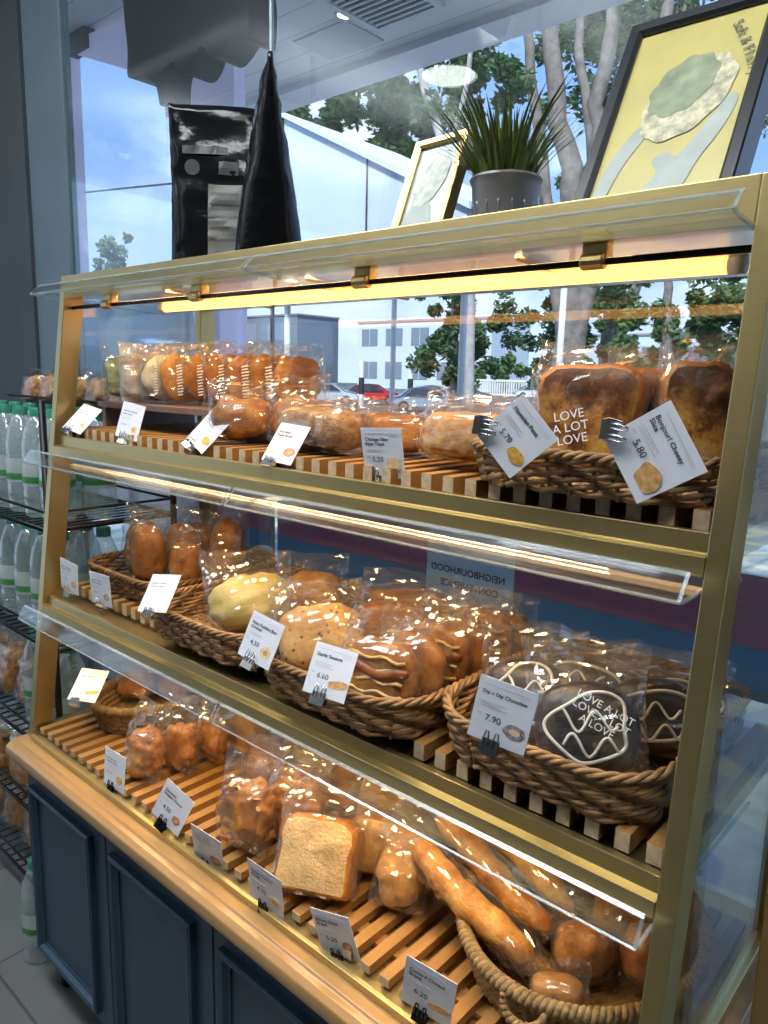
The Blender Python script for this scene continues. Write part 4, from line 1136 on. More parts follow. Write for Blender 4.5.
# stickers on the glass (they face the street)
def vinyl(name, c, k=.35):
    m, nt, out = nodes(name)
    d_ = N(nt, 'ShaderNodeBsdfDiffuse', Color=c4(c)); tl_ = N(nt, 'ShaderNodeBsdfTranslucent', Color=c4(c)); mx = nt.nodes.new('ShaderNodeMixShader'); mx.inputs[0].default_value = k
    nt.links.new(d_.outputs[0], mx.inputs[1]); nt.links.new(tl_.outputs[0], mx.inputs[2]); nt.links.new(mx.outputs[0], out.inputs[0]); return m
MAROON = vinyl('maroon_vinyl', (.56,.36,.43), .6); BLUEV = vinyl('blue_vinyl', (.27,.44,.57), .6)
GREYV = vinyl('grey_vinyl', (.34,.42,.46), .5)
def sticker(x0, x1, label, g):
    t = thing('window_sticker', label, 'sticker', (0,.4645,0), 0, g)
    MB().box(x0, x1, 0, .0012, .345, .440).build('maroon_band', MAROON, t)
    MB().box(x0, x1, 0, .0012, .290, .3449).build('blue_band', BLUEV, t)
    MB().box(x0, x1, 0, .0012, .276, .2899).build('pale_band', GREYV, t)
g = 'maroon and blue bands on the window'
sticker(-.64, .150, 'maroon and blue window band left of the glass joint, behind the brown wicker tray', g)
sticker(.166, .566, 'maroon and blue window band left of the lettered grey panel', g)
sticker(.744, 1.545, 'maroon and blue window band right of the lettered grey panel', g)
ws = thing('lettered_window_sticker', 'grey window panel with the mirrored words NEIGHBOURHOOD CONVENIENCE', 'sticker', (0,.4645,0))
pv = MB().box(.5665, .7435, 0, .0012, .300, .440).build('panel', vinyl('pale_vinyl', (.72,.80,.84), .55), ws)
for (s_, z, sz) in (('NEIGHBOURHOOD', .351, .0168), ('CONVENIENCE', .327, .0168)):
    # printed to be read from the street: seen from inside it is mirrored
    text('lettering', s_, sz, mat('letter_' + s_.lower(), (.10,.11,.16) if s_[0] == 'C' else (.16,.08,.11), .5), pv, Matrix.Translation((.652 if s_[0] == 'N' else .657, -.0005, z)) @ Matrix.Rotation(R(180), 4, 'Z') @ Matrix.Rotation(R(90), 4, 'X'), 'CENTER', bold=.022, spacing=1.03)
# ceiling lamps of the shop
LAMP = mat('lamp_diffuser', (1,1,1), .5, emit=LAMPE, ecol=(.90,.95,1.))
ROUND = mat('round_lamp', (1,1,1), .5, emit=7., ecol=(.95,1,.92))
rl = thing('round_ceiling_lamp', 'round white ceiling lamp mirrored in the window', 'lamp', (-.807,-1.341,CH-.03))
MB().lathe([(.0001,-.012),(.11,-.012),(.118,-.004)], 36).build('diffuser', ROUND, rl)
MB().lathe([(.118,-.006),(.124,.0),(.124,.03)], 36).build('rim', WALLW, rl)
# unseen troughs with lamps, added to bounce soft light off the ceiling
for k, (x, lb) in enumerate(((-2.3,'added linear ceiling wash lamp by the glazed door'),(-1.2,'added linear ceiling wash lamp in the middle of the shop'),(-.1,'added linear ceiling wash lamp over the aisle'))):
    cl = thing('added_wash_trough', lb, 'lamp', (x,-1.9,1.70), 0, 'added wash lamps')
    MB().prism([(-.07,.06),(-.05,0),(.05,0),(.07,.06),(.06,.06),(.042,.01),(-.042,.01),(-.06,.06)], -1.25, 1.25, 'y').build('trough', WALLW, cl)
    for y in (-1.,1.): MB().tube([(0,y,.01),(0,y,CH-1.70)], .004, 6).build('hanger', BLACKM, cl)
    li = bpy.data.lights.new('added_wash_light', 'AREA'); li.shape = 'RECTANGLE'; li.size = .08; li.size_y = 2.4; li.energy = WASH; li.color = (.90,.95,1.)
    lo_ = bpy.data.objects.new('added_wash_light', li); COL.objects.link(lo_); lo_.parent = cl; lo_.location = (0,0,.03); lo_.rotation_euler = (PI,0,0)
for k, (x, y) in enumerate(((-.35,-.40),(.25,-.56),(.85,-.52),(1.6,-.50))):
    cl = thing('ceiling_panel_lamp', ('square ceiling lamp above the left end of the display case','square ceiling lamp before the left half of the display case','square ceiling lamp before the right half of the display case','square ceiling lamp right of the display case')[k], 'lamp', (x,y,CH-.012), 0, 'square ceiling lamps')
    MB().box(-.28,.28,-.20,.20,-.004,.0).build('diffuser', LAMP, cl)
    f_ = MB()
    for (a_, b_, c_, d_) in ((-.30,.30,-.22,-.20),(-.30,.30,.20,.22),(-.30,-.28,-.20,.20),(.28,.30,-.20,.20)): f_.box(a_, b_, c_, d_, -.008, .012)
    f_.build('frame', WALLW, cl)

# ================================================================== bottle and snack rack left of the case
BOT = clear('bottle_plastic', (.90,.97,.95), .12, .8, .06, haze=.13, bump=.45, bscale=40)
WRAPG = clear('bottle_label', (.70,.86,.74), .12, .4, .2, haze=.35)
CAPG = mat('green_cap', (.03,.24,.15), .4); CAPD = mat('dark_green_cap', (.012,.075,.05), .4); GRNB = mat('green_band', (.05,.22,.06), .5)
SNACK = crust('caramel_snack', [(.3,(.16,.055,.015)),(.5,(.42,.20,.06)),(.72,(.70,.45,.2))], topdark=0, scale=60, rough=.4, bump=.6)
rk = thing('wire_rack', 'black wire rack of bottles and snacks left of the display case', 'rack', (0,0,FLOOR))
RX0, RX1, RY0, RY1 = -.60, -.035, .075, .345
TZ = [.375, .135, -.098, -.275, -.455]
for (x, y) in ((RX0,RY0),(RX1,RY0),(RX0,RY1),(RX1,RY1)):
    MB().tube([(x,y,0),(x,y,.62-FLOOR)], .007, 8).build('post', BLACKM, rk, smooth=True)
for z in TZ + [.575]:
    mb = MB(); z -= FLOOR; y0_ = RY1-.10 if z > 1.05 else RY0
    for (a, b_) in (((RX0,y0_),(RX1,y0_)),((RX0,RY1),(RX1,RY1)),((RX0,y0_),(RX0,RY1)),((RX1,y0_),(RX1,RY1))):
        mb.tube([(a[0],a[1],z),(b_[0],b_[1],z)], .0045, 6); mb.tube([(a[0],a[1],z+.035),(b_[0],b_[1],z+.035)], .003, 6)
    for k in range(1, 20):
        x = RX0+(RX1-RX0)*k/20; mb.tube([(x,y0_,z),(x,RY1,z)], .002, 5)
    mb.build('wire_shelf', BLACKM, rk, smooth=True)
b0 = thing('water_bottle', 'clear water bottle with green cap', 'bottle', (0,0,0))
prof = [(.001,0),(.026,0),(.031,.004),(.0325,.012),(.030,.022),(.0325,.032),(.0325,.055),(.0315,.060),(.0325,.066),(.0325,.112),(.031,.118),(.0325,.124),(.0318,.145),(.027,.170),(.018,.192),(.013,.206)]
MB().lathe(prof, 20).build('bottle_body', BOT, b0, smooth=True)
MB().lathe([(.0145,.200),(.0145,.216),(.013,.219),(.0001,.219)], 16).build('cap', CAPG, b0, smooth=True, angle=40)
lb_ = MB().lathe([(.0329,.064),(.0331,.066),(.0331,.112),(.0329,.114)], 20); lb_.f = [f for f in lb_.f if len(f) == 4]; lb_.mi = [0]*len(lb_.f)
lo = lb_.build('label', WRAPG, b0, smooth=True)
gb = MB().lathe([(.0333,.070),(.0335,.071),(.0335,.082),(.0333,.083)], 20); gb.f = [f for f in gb.f if len(f) == 4]; gb.mi = [0]*len(gb.f)
gb.build('green_stripe', GRNB, lo, smooth=True)
def copy_tree(o, loc, label, group, rz=0):
    c = o.copy(); COL.objects.link(c); c.location = loc; c.rotation_euler = (0,0,rz); c['label'] = label
    if group: c['group'] = group
    elif 'group' in c: del c['group']
    for ch in list(o.children):
        d = ch.copy(); COL.objects.link(d); d.parent = c
        for g_ in list(ch.children):
            e = g_.copy(); COL.objects.link(e); e.parent = d
    return c
first = True
spots = []
for k in range(7): spots += [(-.555+.0765*k, .125, TZ[0], 'clear green capped bottle in the front row of the rack\'s highest bottle tier', 'front bottles of the highest bottle tier')]
for k in range(7): spots += [(-.540+.0765*k, .205, TZ[0], 'clear green capped bottle in the second row of the rack\'s highest bottle tier', 'second row bottles of the highest bottle tier')]
for k in range(7): spots += [(-.550+.0765*k, .125, TZ[1], 'clear green capped bottle in the front row of the rack\'s second bottle tier', 'front bottles of the second bottle tier')]
for k in range(7): spots += [(-.535+.0765*k, .205, TZ[1], 'clear green capped bottle in the second row of the rack\'s second bottle tier', 'second row bottles of the second bottle tier')]
for k in range(3): spots += [(-.235+.0765*k, .125, TZ[2], 'clear green capped bottle low on the rack behind the case\'s side glass', 'bottles behind the side glass')]
for (x, y, z, lb, g) in spots:
    if first:
        b0.location = (x,y,z+.0055); b0['label'] = lb; b0['group'] = g; first = False
    else: copy_tree(b0, (x,y,z+.0055), lb, g, x*20)
tag(b0, spots[0][3], 'bottle', spots[0][4])
copy_tree(b0, (-.085,.120,TZ[4]+.007), 'clear green capped bottle on the lowest wire shelf next to the navy cabinet', None, 1)
copy_tree(b0, (-.062,.022,FLOOR), 'clear green capped bottle standing on the floor beside the navy cabinet', None, 2)
# caramel snack pouches and tubs
SB = clear('snack_bag', (.97,.95,.92), .08, .5, .12, bump=.5, bscale=60)
def snackbag(pos, w, d, h, rz, label, group, sd):
    t = thing('snack_pouch', label, 'snack pouch', pos, Euler((R(-12),0,R(rz))), group)
    MB().blob(w*.86, d*.86, h*.8, .75, .008, 60, sd, 30, 18).build('caramel_snacks', SNACK, t, smooth=True)
    bagmesh(w, d, h*.86, h*.16, sd, .004, 32, 18).build('plastic_bag', SB, t, smooth=True)
for k in range(5):
    snackbag((-.54+.108*k,.285,.592), .10, .06, .085, 8*math.sin(k*2), 'brown caramel snack pouch on the top wire shelf of the rack', 'snack pouches on the top wire shelf', 30+k)
for k in range(3):
    snackbag((-.53+.115*k,.135,TZ[2]+.016), .112, .08, .145, 10*math.sin(k*3), ('leftmost large caramel snack pouch below the bottle tiers','large caramel snack pouch second from the left below the bottles','large caramel snack pouch nearest the case below the bottles')[k], 'large snack pouches on the rack', 40+k)
def tub(pos, label, group, sd, r=.05, h=.12):
    t = thing('snack_tub', label, 'tub', pos, R(sd*40), group)
    MB().blob(r*1.84, r*1.84, h*.86, .35, .006, 70, sd, 26, 20, c=(0,0,h*.45)).build('caramel_snacks', SNACK, t, smooth=True)
    MB().lathe([(.001,0),(r*.92,0),(r,.004),(r*1.02,h)], 26).build('tub', SB, t, smooth=True)
    MB().lathe([(r*1.05,h-.008),(r*1.07,h-.004),(r*1.05,h+.004),(.001,h+.006)], 26).build('lid', BOT, t, smooth=True)
    MB().box(-.02,.02,-r*1.03-.0006,-r*1.03,h*.3,h*.62).build('label', PRINT, t)
for k in range(3):
    tub((-.53+.115*k,.135,TZ[3]+.006), ('leftmost clear snack tub on the fourth wire tier','clear snack tub in the middle of the fourth wire tier','clear snack tub nearest the case on the fourth wire tier')[k], 'clear snack tubs on the rack', 50+k)
    snackbag((-.53+.115*k,.135,TZ[4]+.016), .11, .08, .14, 12*math.sin(k), ('leftmost caramel snack pouch on the lowest wire tier','middle caramel snack pouch on the lowest wire tier','caramel snack pouch nearest the cabinet on the lowest wire tier')[k], 'snack pouches on the lowest wire tier', 60+k)

# neighbouring stand at the right edge
ns = thing('neighbouring_stand', 'dark gold post of a neighbouring stand right of the case', 'stand', (1.215,.23,FLOOR))
MB().box(-.012,.030,-.018,.018,.0,1.30).build('post', GOLD, ns, bevel=.001)
MB().box(-.02,.30,-.05,.16,0,.03).build('foot', BLACKM, ns, bevel=.002)
MB().box(.03,.30,-.012,.012,.20,.24).build('rail', GOLD, ns, bevel=.001)

# ================================================================== outside
PAVE, nt, out = nodes('street_paving')
b = pbsdf(nt, Roughness=.8); tc = nt.nodes.new('ShaderNodeTexCoord')
vo = N(nt, 'ShaderNodeTexVoronoi', Scale=2.6, _feature='DISTANCE_TO_EDGE'); nt.links.new(tc.outputs['Object'], vo.inputs['Vector'])
rp = ramp(nt, [(.10,(.70,.66,.50)),(.13,(.34,.40,.47))]); nt.links.new(vo.outputs['Distance'], rp.inputs[0])
nz = N(nt, 'ShaderNodeTexNoise', Scale=14., Detail=5.); nt.links.new(tc.outputs['Object'], nz.inputs['Vector'])
mx = N(nt, 'ShaderNodeMixRGB', _blend_type='MULTIPLY'); mx.inputs[0].default_value = .6; nt.links.new(rp.outputs[0], mx.inputs[1]); nt.links.new(nz.outputs[0], mx.inputs[2])
nt.links.new(mx.outputs[0], b.inputs['Base Color']); nt.links.new(b.outputs[0], out.inputs[0])
sbox('pavement', -14, 8, .53, 6.5, FLOOR-.14, FLOOR-.02, PAVE)
sbox('parking_ground', -170, 60, 6.5, 150, -1.45, -1.33, mat('asphalt', (.10,.105,.11), .9, var=.2, scale=2))
# walkway soffit with boards, fascia, vent, access hatch and downlight
SOF, nt, out = nodes('soffit_boards')
b = pbsdf(nt, Roughness=.5); tc = nt.nodes.new('ShaderNodeTexCoord'); mp = nt.nodes.new('ShaderNodeMapping'); nt.links.new(tc.outputs['Object'], mp.inputs[0])
bt = N(nt, 'ShaderNodeTexBrick', _offset=0.); bt.inputs['Scale'].default_value = 1.; bt.inputs['Brick Width'].default_value = 4.; bt.inputs['Row Height'].default_value = .15; bt.inputs['Mortar Size'].default_value = .0035
bt.inputs['Color1'].default_value = (.66,.68,.70,1); bt.inputs['Color2'].default_value = (.62,.64,.66,1); bt.inputs['Mortar'].default_value = (.33,.34,.36,1)
mp.inputs['Rotation'].default_value = (0,0,0)
nt.links.new(mp.outputs[0], bt.inputs['Vector']); nt.links.new(bt.outputs[0], b.inputs['Base Color']); nt.links.new(b.outputs[0], out.inputs[0])
sbox('soffit_ceiling', -2.15, 5.0, .53, 2.16, 2.1, 2.2, SOF)
sbox('trim_3', -2.45, 5.0, 2.16, 2.34, 2.07, 2.26, mat('fascia_white', (.62,.66,.72), .5))
vt = thing('ceiling_vent', 'square white ceiling vent in the walkway soffit', 'vent', (-.80,1.80,2.1))
f_ = MB()
for (a, b_, c_, d_) in ((-.18,.18,-.18,-.15),(-.18,.18,.15,.18),(-.18,-.15,-.15,.15),(.15,.18,-.15,.15)): f_.box(a, b_, c_, d_, -.015, 0)
f_.build('frame', mat('vent_white', (.60,.62,.64), .5), vt)
f_ = MB()
for k in range(9): f_.box(-.15,.15,-.14+.034*k-.008,-.14+.034*k+.004,-.012,-.004, None)
f_.build('louvres', bpy.data.materials['vent_white'], vt)
MB().box(-.15,.15,-.15,.15,-.002,0).build('backing', mat('vent_dark', (.10,.11,.12), .8), vt)
hc = thing('access_hatch', 'flat square hatch panel beside the downlight in the soffit', 'hatch', (-1.18,1.95,2.1))
MB().box(-.16,.16,-.12,.12,-.006,0).build('panel', mat('hatch_grey', (.48,.50,.54), .6), hc, bevel=.002)
dl = thing('downlight', 'small lit downlight in the walkway soffit', 'lamp', (-.99,1.80,2.1))
MB().lathe([(.030,-.002),(.044,-.006),(.046,0)], 24).build('trim_ring', bpy.data.materials['vent_white'], dl, smooth=True)
MB().lathe([(.0001,-.003),(.031,-.003)], 24).build('lens', mat('downlight_glow', (1,1,1), .5, emit=5., ecol=(1,.86,.66)), dl)
# lavender sign wall whose opening stands in for sky mirrored in the glass
LAV = mat('lavender_board_glow', (.42,.44,.66), .5, emit=.38, ecol=(.42,.44,.70)); CHAR = mat('dark_board', (.035,.04,.06), .6)  # faint glow added to the board colour to brighten its shaded face
sw = thing('sign_wall', 'lavender sign wall with added glow and a tall opening to the sky, left of the soffit', 'sign wall', (0,1.2,FLOOR))
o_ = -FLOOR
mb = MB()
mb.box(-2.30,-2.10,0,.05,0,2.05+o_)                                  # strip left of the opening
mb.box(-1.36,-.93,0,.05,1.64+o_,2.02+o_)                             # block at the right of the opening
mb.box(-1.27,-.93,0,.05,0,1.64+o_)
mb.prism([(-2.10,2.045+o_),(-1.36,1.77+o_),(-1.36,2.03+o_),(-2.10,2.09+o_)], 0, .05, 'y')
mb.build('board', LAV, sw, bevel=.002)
f_ = MB()
for z in (1.62,1.98,1.28): f_.box(-2.30,-2.09,-.004,0,z-.02+o_,z+.02+o_)
f_.build('dark_bars', CHAR, sw)
MB().box(-2.08,-1.92,-.02,.03,2.02+o_,2.2+o_).build('dark_post', CHAR, sw)
text('lettering', 'N', .075, CHAR, sw, Matrix.Translation((-2.22,-.003,1.20+o_)) @ Matrix.Rotation(R(90), 4, 'X'), bold=.01)
text('lettering', 'E  A', .10, mat('faint_letter', (.50,.56,.72), .5), sw, Matrix.Translation((-1.25,-.003,1.42+o_)) @ Matrix.Rotation(R(90), 4, 'X'))
cb_ = MB().tube([(-2.11,1.25,1.475),(-1.7,1.25,1.44),(-1.25,1.25,1.40)], .004, 6)
tag(cb_.build('sign_cable', mat('cable_white', (.6,.62,.66), .5)), 'thin pale cable across the opening in the lavender sign wall', 'cable')
# dark cut-out sign with a wavy lower edge
hs = thing('hanging_sign', 'dark cut-out sign with a wavy lower edge hanging before the lavender wall', 'sign', (-.775,.9,1.705))
pts = [(-.34,.40),(-.345,.15),(-.33,.02),(-.335,-.06),(-.30,-.075),(-.24,-.085),(-.20,-.105),(-.165,-.13),(-.145,-.19),(-.125,-.185),(-.12,-.13),(-.105,-.09),(-.07,-.085),(-.045,-.105),(-.02,-.125),(.02,-.128),(.055,-.105),(.075,-.075),(.10,-.085),(.125,-.112),(.16,-.12),(.20,-.105),(.235,-.085),(.27,-.10),(.30,-.11),(.31,-.06),(.305,.02),(.26,.10),(.25,.40)]
MB().prism(smooth_poly(pts), 0, .10, 'y').build('cutout', mat('sign_dark', (.020,.025,.028), .7), hs)
for x in (-.2,.15):
    MB().tube([(x,.05,.36),(x,.05,.42)], .006, 6).build('hanger', BLACKM, hs)
# blue drum behind the left window pane
dm = thing('blue_drum', 'shiny blue drum lying on its stand outside the left window pane', 'drum', (-1.13,.885,FLOOR-.02), R(50))
zc = .72-FLOOR+.02; dr_ = .195
DB, nt, out = nodes('blue_metal')
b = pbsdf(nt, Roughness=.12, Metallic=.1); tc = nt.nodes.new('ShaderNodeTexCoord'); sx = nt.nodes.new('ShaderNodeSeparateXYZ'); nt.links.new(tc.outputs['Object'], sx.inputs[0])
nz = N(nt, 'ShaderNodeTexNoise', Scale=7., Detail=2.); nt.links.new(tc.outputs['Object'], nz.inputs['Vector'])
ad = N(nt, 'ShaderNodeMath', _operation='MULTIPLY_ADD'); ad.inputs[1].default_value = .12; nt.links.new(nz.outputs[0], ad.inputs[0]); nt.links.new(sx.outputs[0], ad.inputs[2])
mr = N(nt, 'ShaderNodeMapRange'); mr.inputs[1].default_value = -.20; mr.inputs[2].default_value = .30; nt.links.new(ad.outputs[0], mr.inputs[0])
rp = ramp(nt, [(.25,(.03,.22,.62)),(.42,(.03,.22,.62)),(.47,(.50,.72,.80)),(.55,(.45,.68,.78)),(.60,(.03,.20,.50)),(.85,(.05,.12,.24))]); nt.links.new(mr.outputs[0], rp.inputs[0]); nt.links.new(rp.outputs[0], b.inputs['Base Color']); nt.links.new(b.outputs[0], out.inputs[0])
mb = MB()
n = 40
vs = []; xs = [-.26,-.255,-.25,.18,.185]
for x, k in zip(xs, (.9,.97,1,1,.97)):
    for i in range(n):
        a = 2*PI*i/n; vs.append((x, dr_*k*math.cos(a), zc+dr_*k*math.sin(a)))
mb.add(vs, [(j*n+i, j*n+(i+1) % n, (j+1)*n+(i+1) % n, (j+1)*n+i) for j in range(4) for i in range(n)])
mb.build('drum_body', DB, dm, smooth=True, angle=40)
MB().tube([(.175,0,zc),(.20,0,zc),(.215,0,zc)], [dr_*1.02,dr_*1.02,dr_*.9], 40).build('end_cap', CHAR, dm, smooth=True, angle=40)
MB().tube([(-.27,0,zc),(-.255,0,zc)], dr_*.95, 40).build('end_cap', CHAR, dm, smooth=True, angle=40)
for x in (-.20,.12):
    MB().prism([(-.16,0),(.16,0),(.10,zc-dr_*.86),(-.10,zc-dr_*.86)], x-.02, x+.02, 'x').build('stand_leg', BLACKM, dm)
text('lettering', 'Azzurro', .055, mat('pale_script', (.7,.75,.8), .5), dm, Matrix.Translation((.02,-.128,zc+.163)) @ Matrix.Rotation(R(38), 4, 'X'), bold=.004) if False else None
# pale marquee with sloping roof
MQ = mat('marquee_canvas', (.50,.60,.76), .7, var=.06, scale=2); 
mq = thing('marquee', 'pale marquee with a sloping roof edge beyond the case', 'marquee', (0,3.0,FLOOR-.02))
o_ = -FLOOR+.02
MB().prism([(-2.75,1.15+o_),(-1.22,1.15+o_),(-1.22,1.60+o_),(-2.75,2.35+o_)], 0, .04, 'y').build('canvas_side', MQ, mq)
MB().prism([(-1.19,1.59+o_),(-2.78,2.37+o_),(-2.78,2.40+o_),(-1.19,1.63+o_)], -.03, 1.2, 'y').build('canvas_roof', mat('canvas_roof', (.62,.72,.86), .7), mq)
MB().tube([(-1.98,-.005,1.15+o_),(-1.98,-.005,2.0+o_)], .006, 6).build('seam', CHAR, mq)
for (x, y) in ((-2.74,.02),(-1.23,.02),(-2.74,1.15),(-1.23,1.15)):
    MB().tube([(x,y,0),(x,y,1.6+o_)], .022, 10).build('pole', mat('pole_white', (.6,.63,.66), .5) if 'pole_white' not in bpy.data.materials else bpy.data.materials['pole_white'], mq, smooth=True)
# trees
def leafmat(name, c0, c1):
    m, nt, out = nodes(name)
    oi = nt.nodes.new('ShaderNodeNewGeometry'); rp = ramp(nt, [(0., c0), (1., c1)]); nt.links.new(oi.outputs['Random Per Island'], rp.inputs[0])
    d_ = pbsdf(nt, Roughness=.6); nt.links.new(rp.outputs[0], d_.inputs['Base Color'])
    tl_ = nt.nodes.new('ShaderNodeBsdfTranslucent'); nt.links.new(rp.outputs[0], tl_.inputs[0])
    mx = nt.nodes.new('ShaderNodeMixShader'); mx.inputs[0].default_value = .4
    nt.links.new(d_.outputs[0], mx.inputs[1]); nt.links.new(tl_.outputs[0], mx.inputs[2]); nt.links.new(mx.outputs[0], out.inputs[0])
    return m
LEAF = leafmat('leaves_dark', (.035,.085,.035), (.11,.20,.07))
LEAF2 = leafmat('leaves_light', (.06,.13,.045), (.16,.27,.09))
BARK = mat('bark_grey', (.17,.15,.14), .9, var=.35, scale=12, bump=.5); BARKP = mat('bark_pale', (.34,.33,.33), .9, var=.25, scale=10, bump=.4)
def crown(mb, c, r3d, n, size, rr, clumps=26):
    cs = []
    for k in range(clumps):
        v = Vector((rr.gauss(0,1), rr.gauss(0,1), rr.gauss(0,1))); v.normalize(); v *= rr.random()**.4
        cs.append((Vector(c) + Vector((v.x*r3d[0], v.y*r3d[1], v.z*r3d[2])), rr.uniform(.14,.30)*min(r3d)*1.4))
    for k in range(n):
        cc, cr = cs[k % clumps]
        v = Vector((rr.gauss(0,1), rr.gauss(0,1), rr.gauss(0,.8))); v = v.normalized()*cr*rr.random()**.45
        p = cc + v; s_ = size*rr.uniform(.6,1.3)
        a = Vector((rr.uniform(-1,1), rr.uniform(-1,1), rr.uniform(-.6,.6))).normalized(); b2 = a.orthogonal().normalized(); b2 = (b2 + a.cross(b2)*rr.uniform(-1,1)).normalized()
        mb.add([p-a*s_, p-b2*s_*.42, p+a*s_, p+b2*s_*.42], [(0,1,2,3)])
def tree(label, base, trunks, crowns, size, leaf, bark, sd, group='trees beyond the walkway', name='tree'):
    rr = random.Random(sd)
    t = thing(name, label, 'tree', base, 0, group)
    B0 = Vector(base)
    tk = MB()
    for (pth, r0, r1) in trunks:
        P = [Vector(p)-B0 for p in pth]; m = len(P); Q = []
        for i in range(m-1):
            for q in range(5): Q.append(P[i].lerp(P[i+1], q/5) + Vector((rr.uniform(-1,1), rr.uniform(-1,1), 0))*r0*.22)
        Q.append(P[-1])
        tk.tube(Q, [r0+(r1-r0)*i/(len(Q)-1) for i in range(len(Q))], 9)
    tk.build('trunk', bark, t, smooth=True)
    if crowns:
        lf = MB()
        for (c, r3d, n, cl) in crowns: crown(lf, Vector(c)-B0, r3d, n, size, rr, cl)
        lf.build('crown', leaf, t)
    return t
G1 = -1.33
tree('many trunked grey tree behind the potted grass and the poster', (-2.65,6.9,G1),
     [([(-2.7,6.9,G1),(-2.62,6.9,2.2),(-2.9,6.9,3.3),(-3.2,6.9,5.0)],.16,.07), ([(-2.62,6.9,.5),(-2.45,6.9,2.4),(-2.5,6.9,3.4),(-2.35,7.0,5.2)],.12,.06),
      ([(-2.6,6.9,1.9),(-2.2,6.9,3.0),(-1.9,6.9,3.9),(-1.75,7.0,5.0)],.085,.045), ([(-2.68,6.9,1.0),(-3.1,7.0,2.7),(-3.5,7.0,4.6)],.085,.05), ([(-2.5,6.9,2.2),(-1.9,6.9,2.75),(-1.5,6.9,3.5)],.05,.02), ([(-2.5,6.9,2.9),(-2.75,6.9,4.0),(-2.7,6.9,5.2)],.06,.03)],
     [((-2.6,7.7,4.7),(1.9,.8,1.15),9000,60), ((-1.0,7.5,3.7),(.85,.6,.9),2400,24), ((-1.4,7.2,2.75),(.25,.3,.22),160,4), ((-.2,7.4,2.9),(.5,.5,.9),1300,12)], .060, LEAF, BARK, 11)
tree('slender pale trunked tree left of the potted grass', (-3.15,5.8,G1),
     [([(-3.05,5.8,G1),(-3.2,5.8,1.9),(-3.6,5.8,3.0),(-4.0,5.8,3.9),(-4.3,5.8,5.0)],.055,.035), ([(-3.5,5.8,2.8),(-3.3,5.8,3.6),(-3.3,5.8,4.6)],.03,.02)],
     [((-5.2,6.0,4.0),(2.2,.5,1.3),19000,110), ((-4.6,6.0,3.0),(1.5,.4,.55),6500,40), ((-3.5,6.1,3.5),(.7,.4,.6),1800,14)], .058, LEAF, BARKP, 12)
tree('bushy tree low behind the small gold frame', (-4.0,9.3,G1), [([(-4.0,9.3,G1),(-4.1,9.3,1.5),(-4.3,9.3,3.0)],.07,.03)],
     [((-4.5,9.4,2.7),(.7,.5,.6),1800,16), ((-5.6,9.4,2.3),(.9,.5,.4),1300,12), ((-3.6,9.4,2.2),(.4,.4,.5),700,8)], .065, LEAF, BARK, 13)
for k, (x, y, z, rx, rz_, n, lf_, lb) in enumerate(((-10.2,15,2.2,1.7,1.5,3600,LEAF,'dark green tree above the parked silver cars'),
     (-8.9,18.6,2.5,1.9,1.9,3800,LEAF,'dark green tree left of the thick trunk across the car park'),
     (-4.9,15.2,2.4,1.6,2.0,3900,LEAF2,'light green tree right of the thick trunk'),
     (-2.1,12.6,2.2,1.4,1.8,3800,LEAF,'dark tree seen just left of the right gold post'),
     (.6,15.2,2.2,1.6,2.0,3200,LEAF,'dark tree seen beyond the right gold post'))):
    tree(lb, (x,y,G1), [([(x,y,G1),(x+.1,y,1.0),(x-.1,y,3.0)],.17 if k != 1 else .1,.08)], [((x,y+.3,z-.3),(rx*1.1,.8,rz_*1.1),int(n*2.),50)], .10, lf_, BARK, 30+k, 'trees across the car park')
tree('thick grey trunk standing before the white van', (-8.7,20.8,G1), [([(-8.7,20.8,G1),(-8.6,20.8,1.2),(-8.8,20.8,3.6),(-9.2,20.8,5.6)],.42,.3), ([(-8.6,20.8,2.0),(-7.9,20.8,4.2)],.2,.12)], [((-8.9,21.4,6.6),(2.6,1,1.3),3000,24)], .15, LEAF, BARK, 40, 'trees across the car park')
tree('distant tree in the opening of the lavender sign wall', (-25.6,14,G1), [([(-25.6,14,G1),(-25.6,14,4.5)],.14,.06)], [((-25.5,14.3,4.7),(1.3,.8,1.0),1000,14)], .12, LEAF2, BARK, 41, 'trees across the car park')
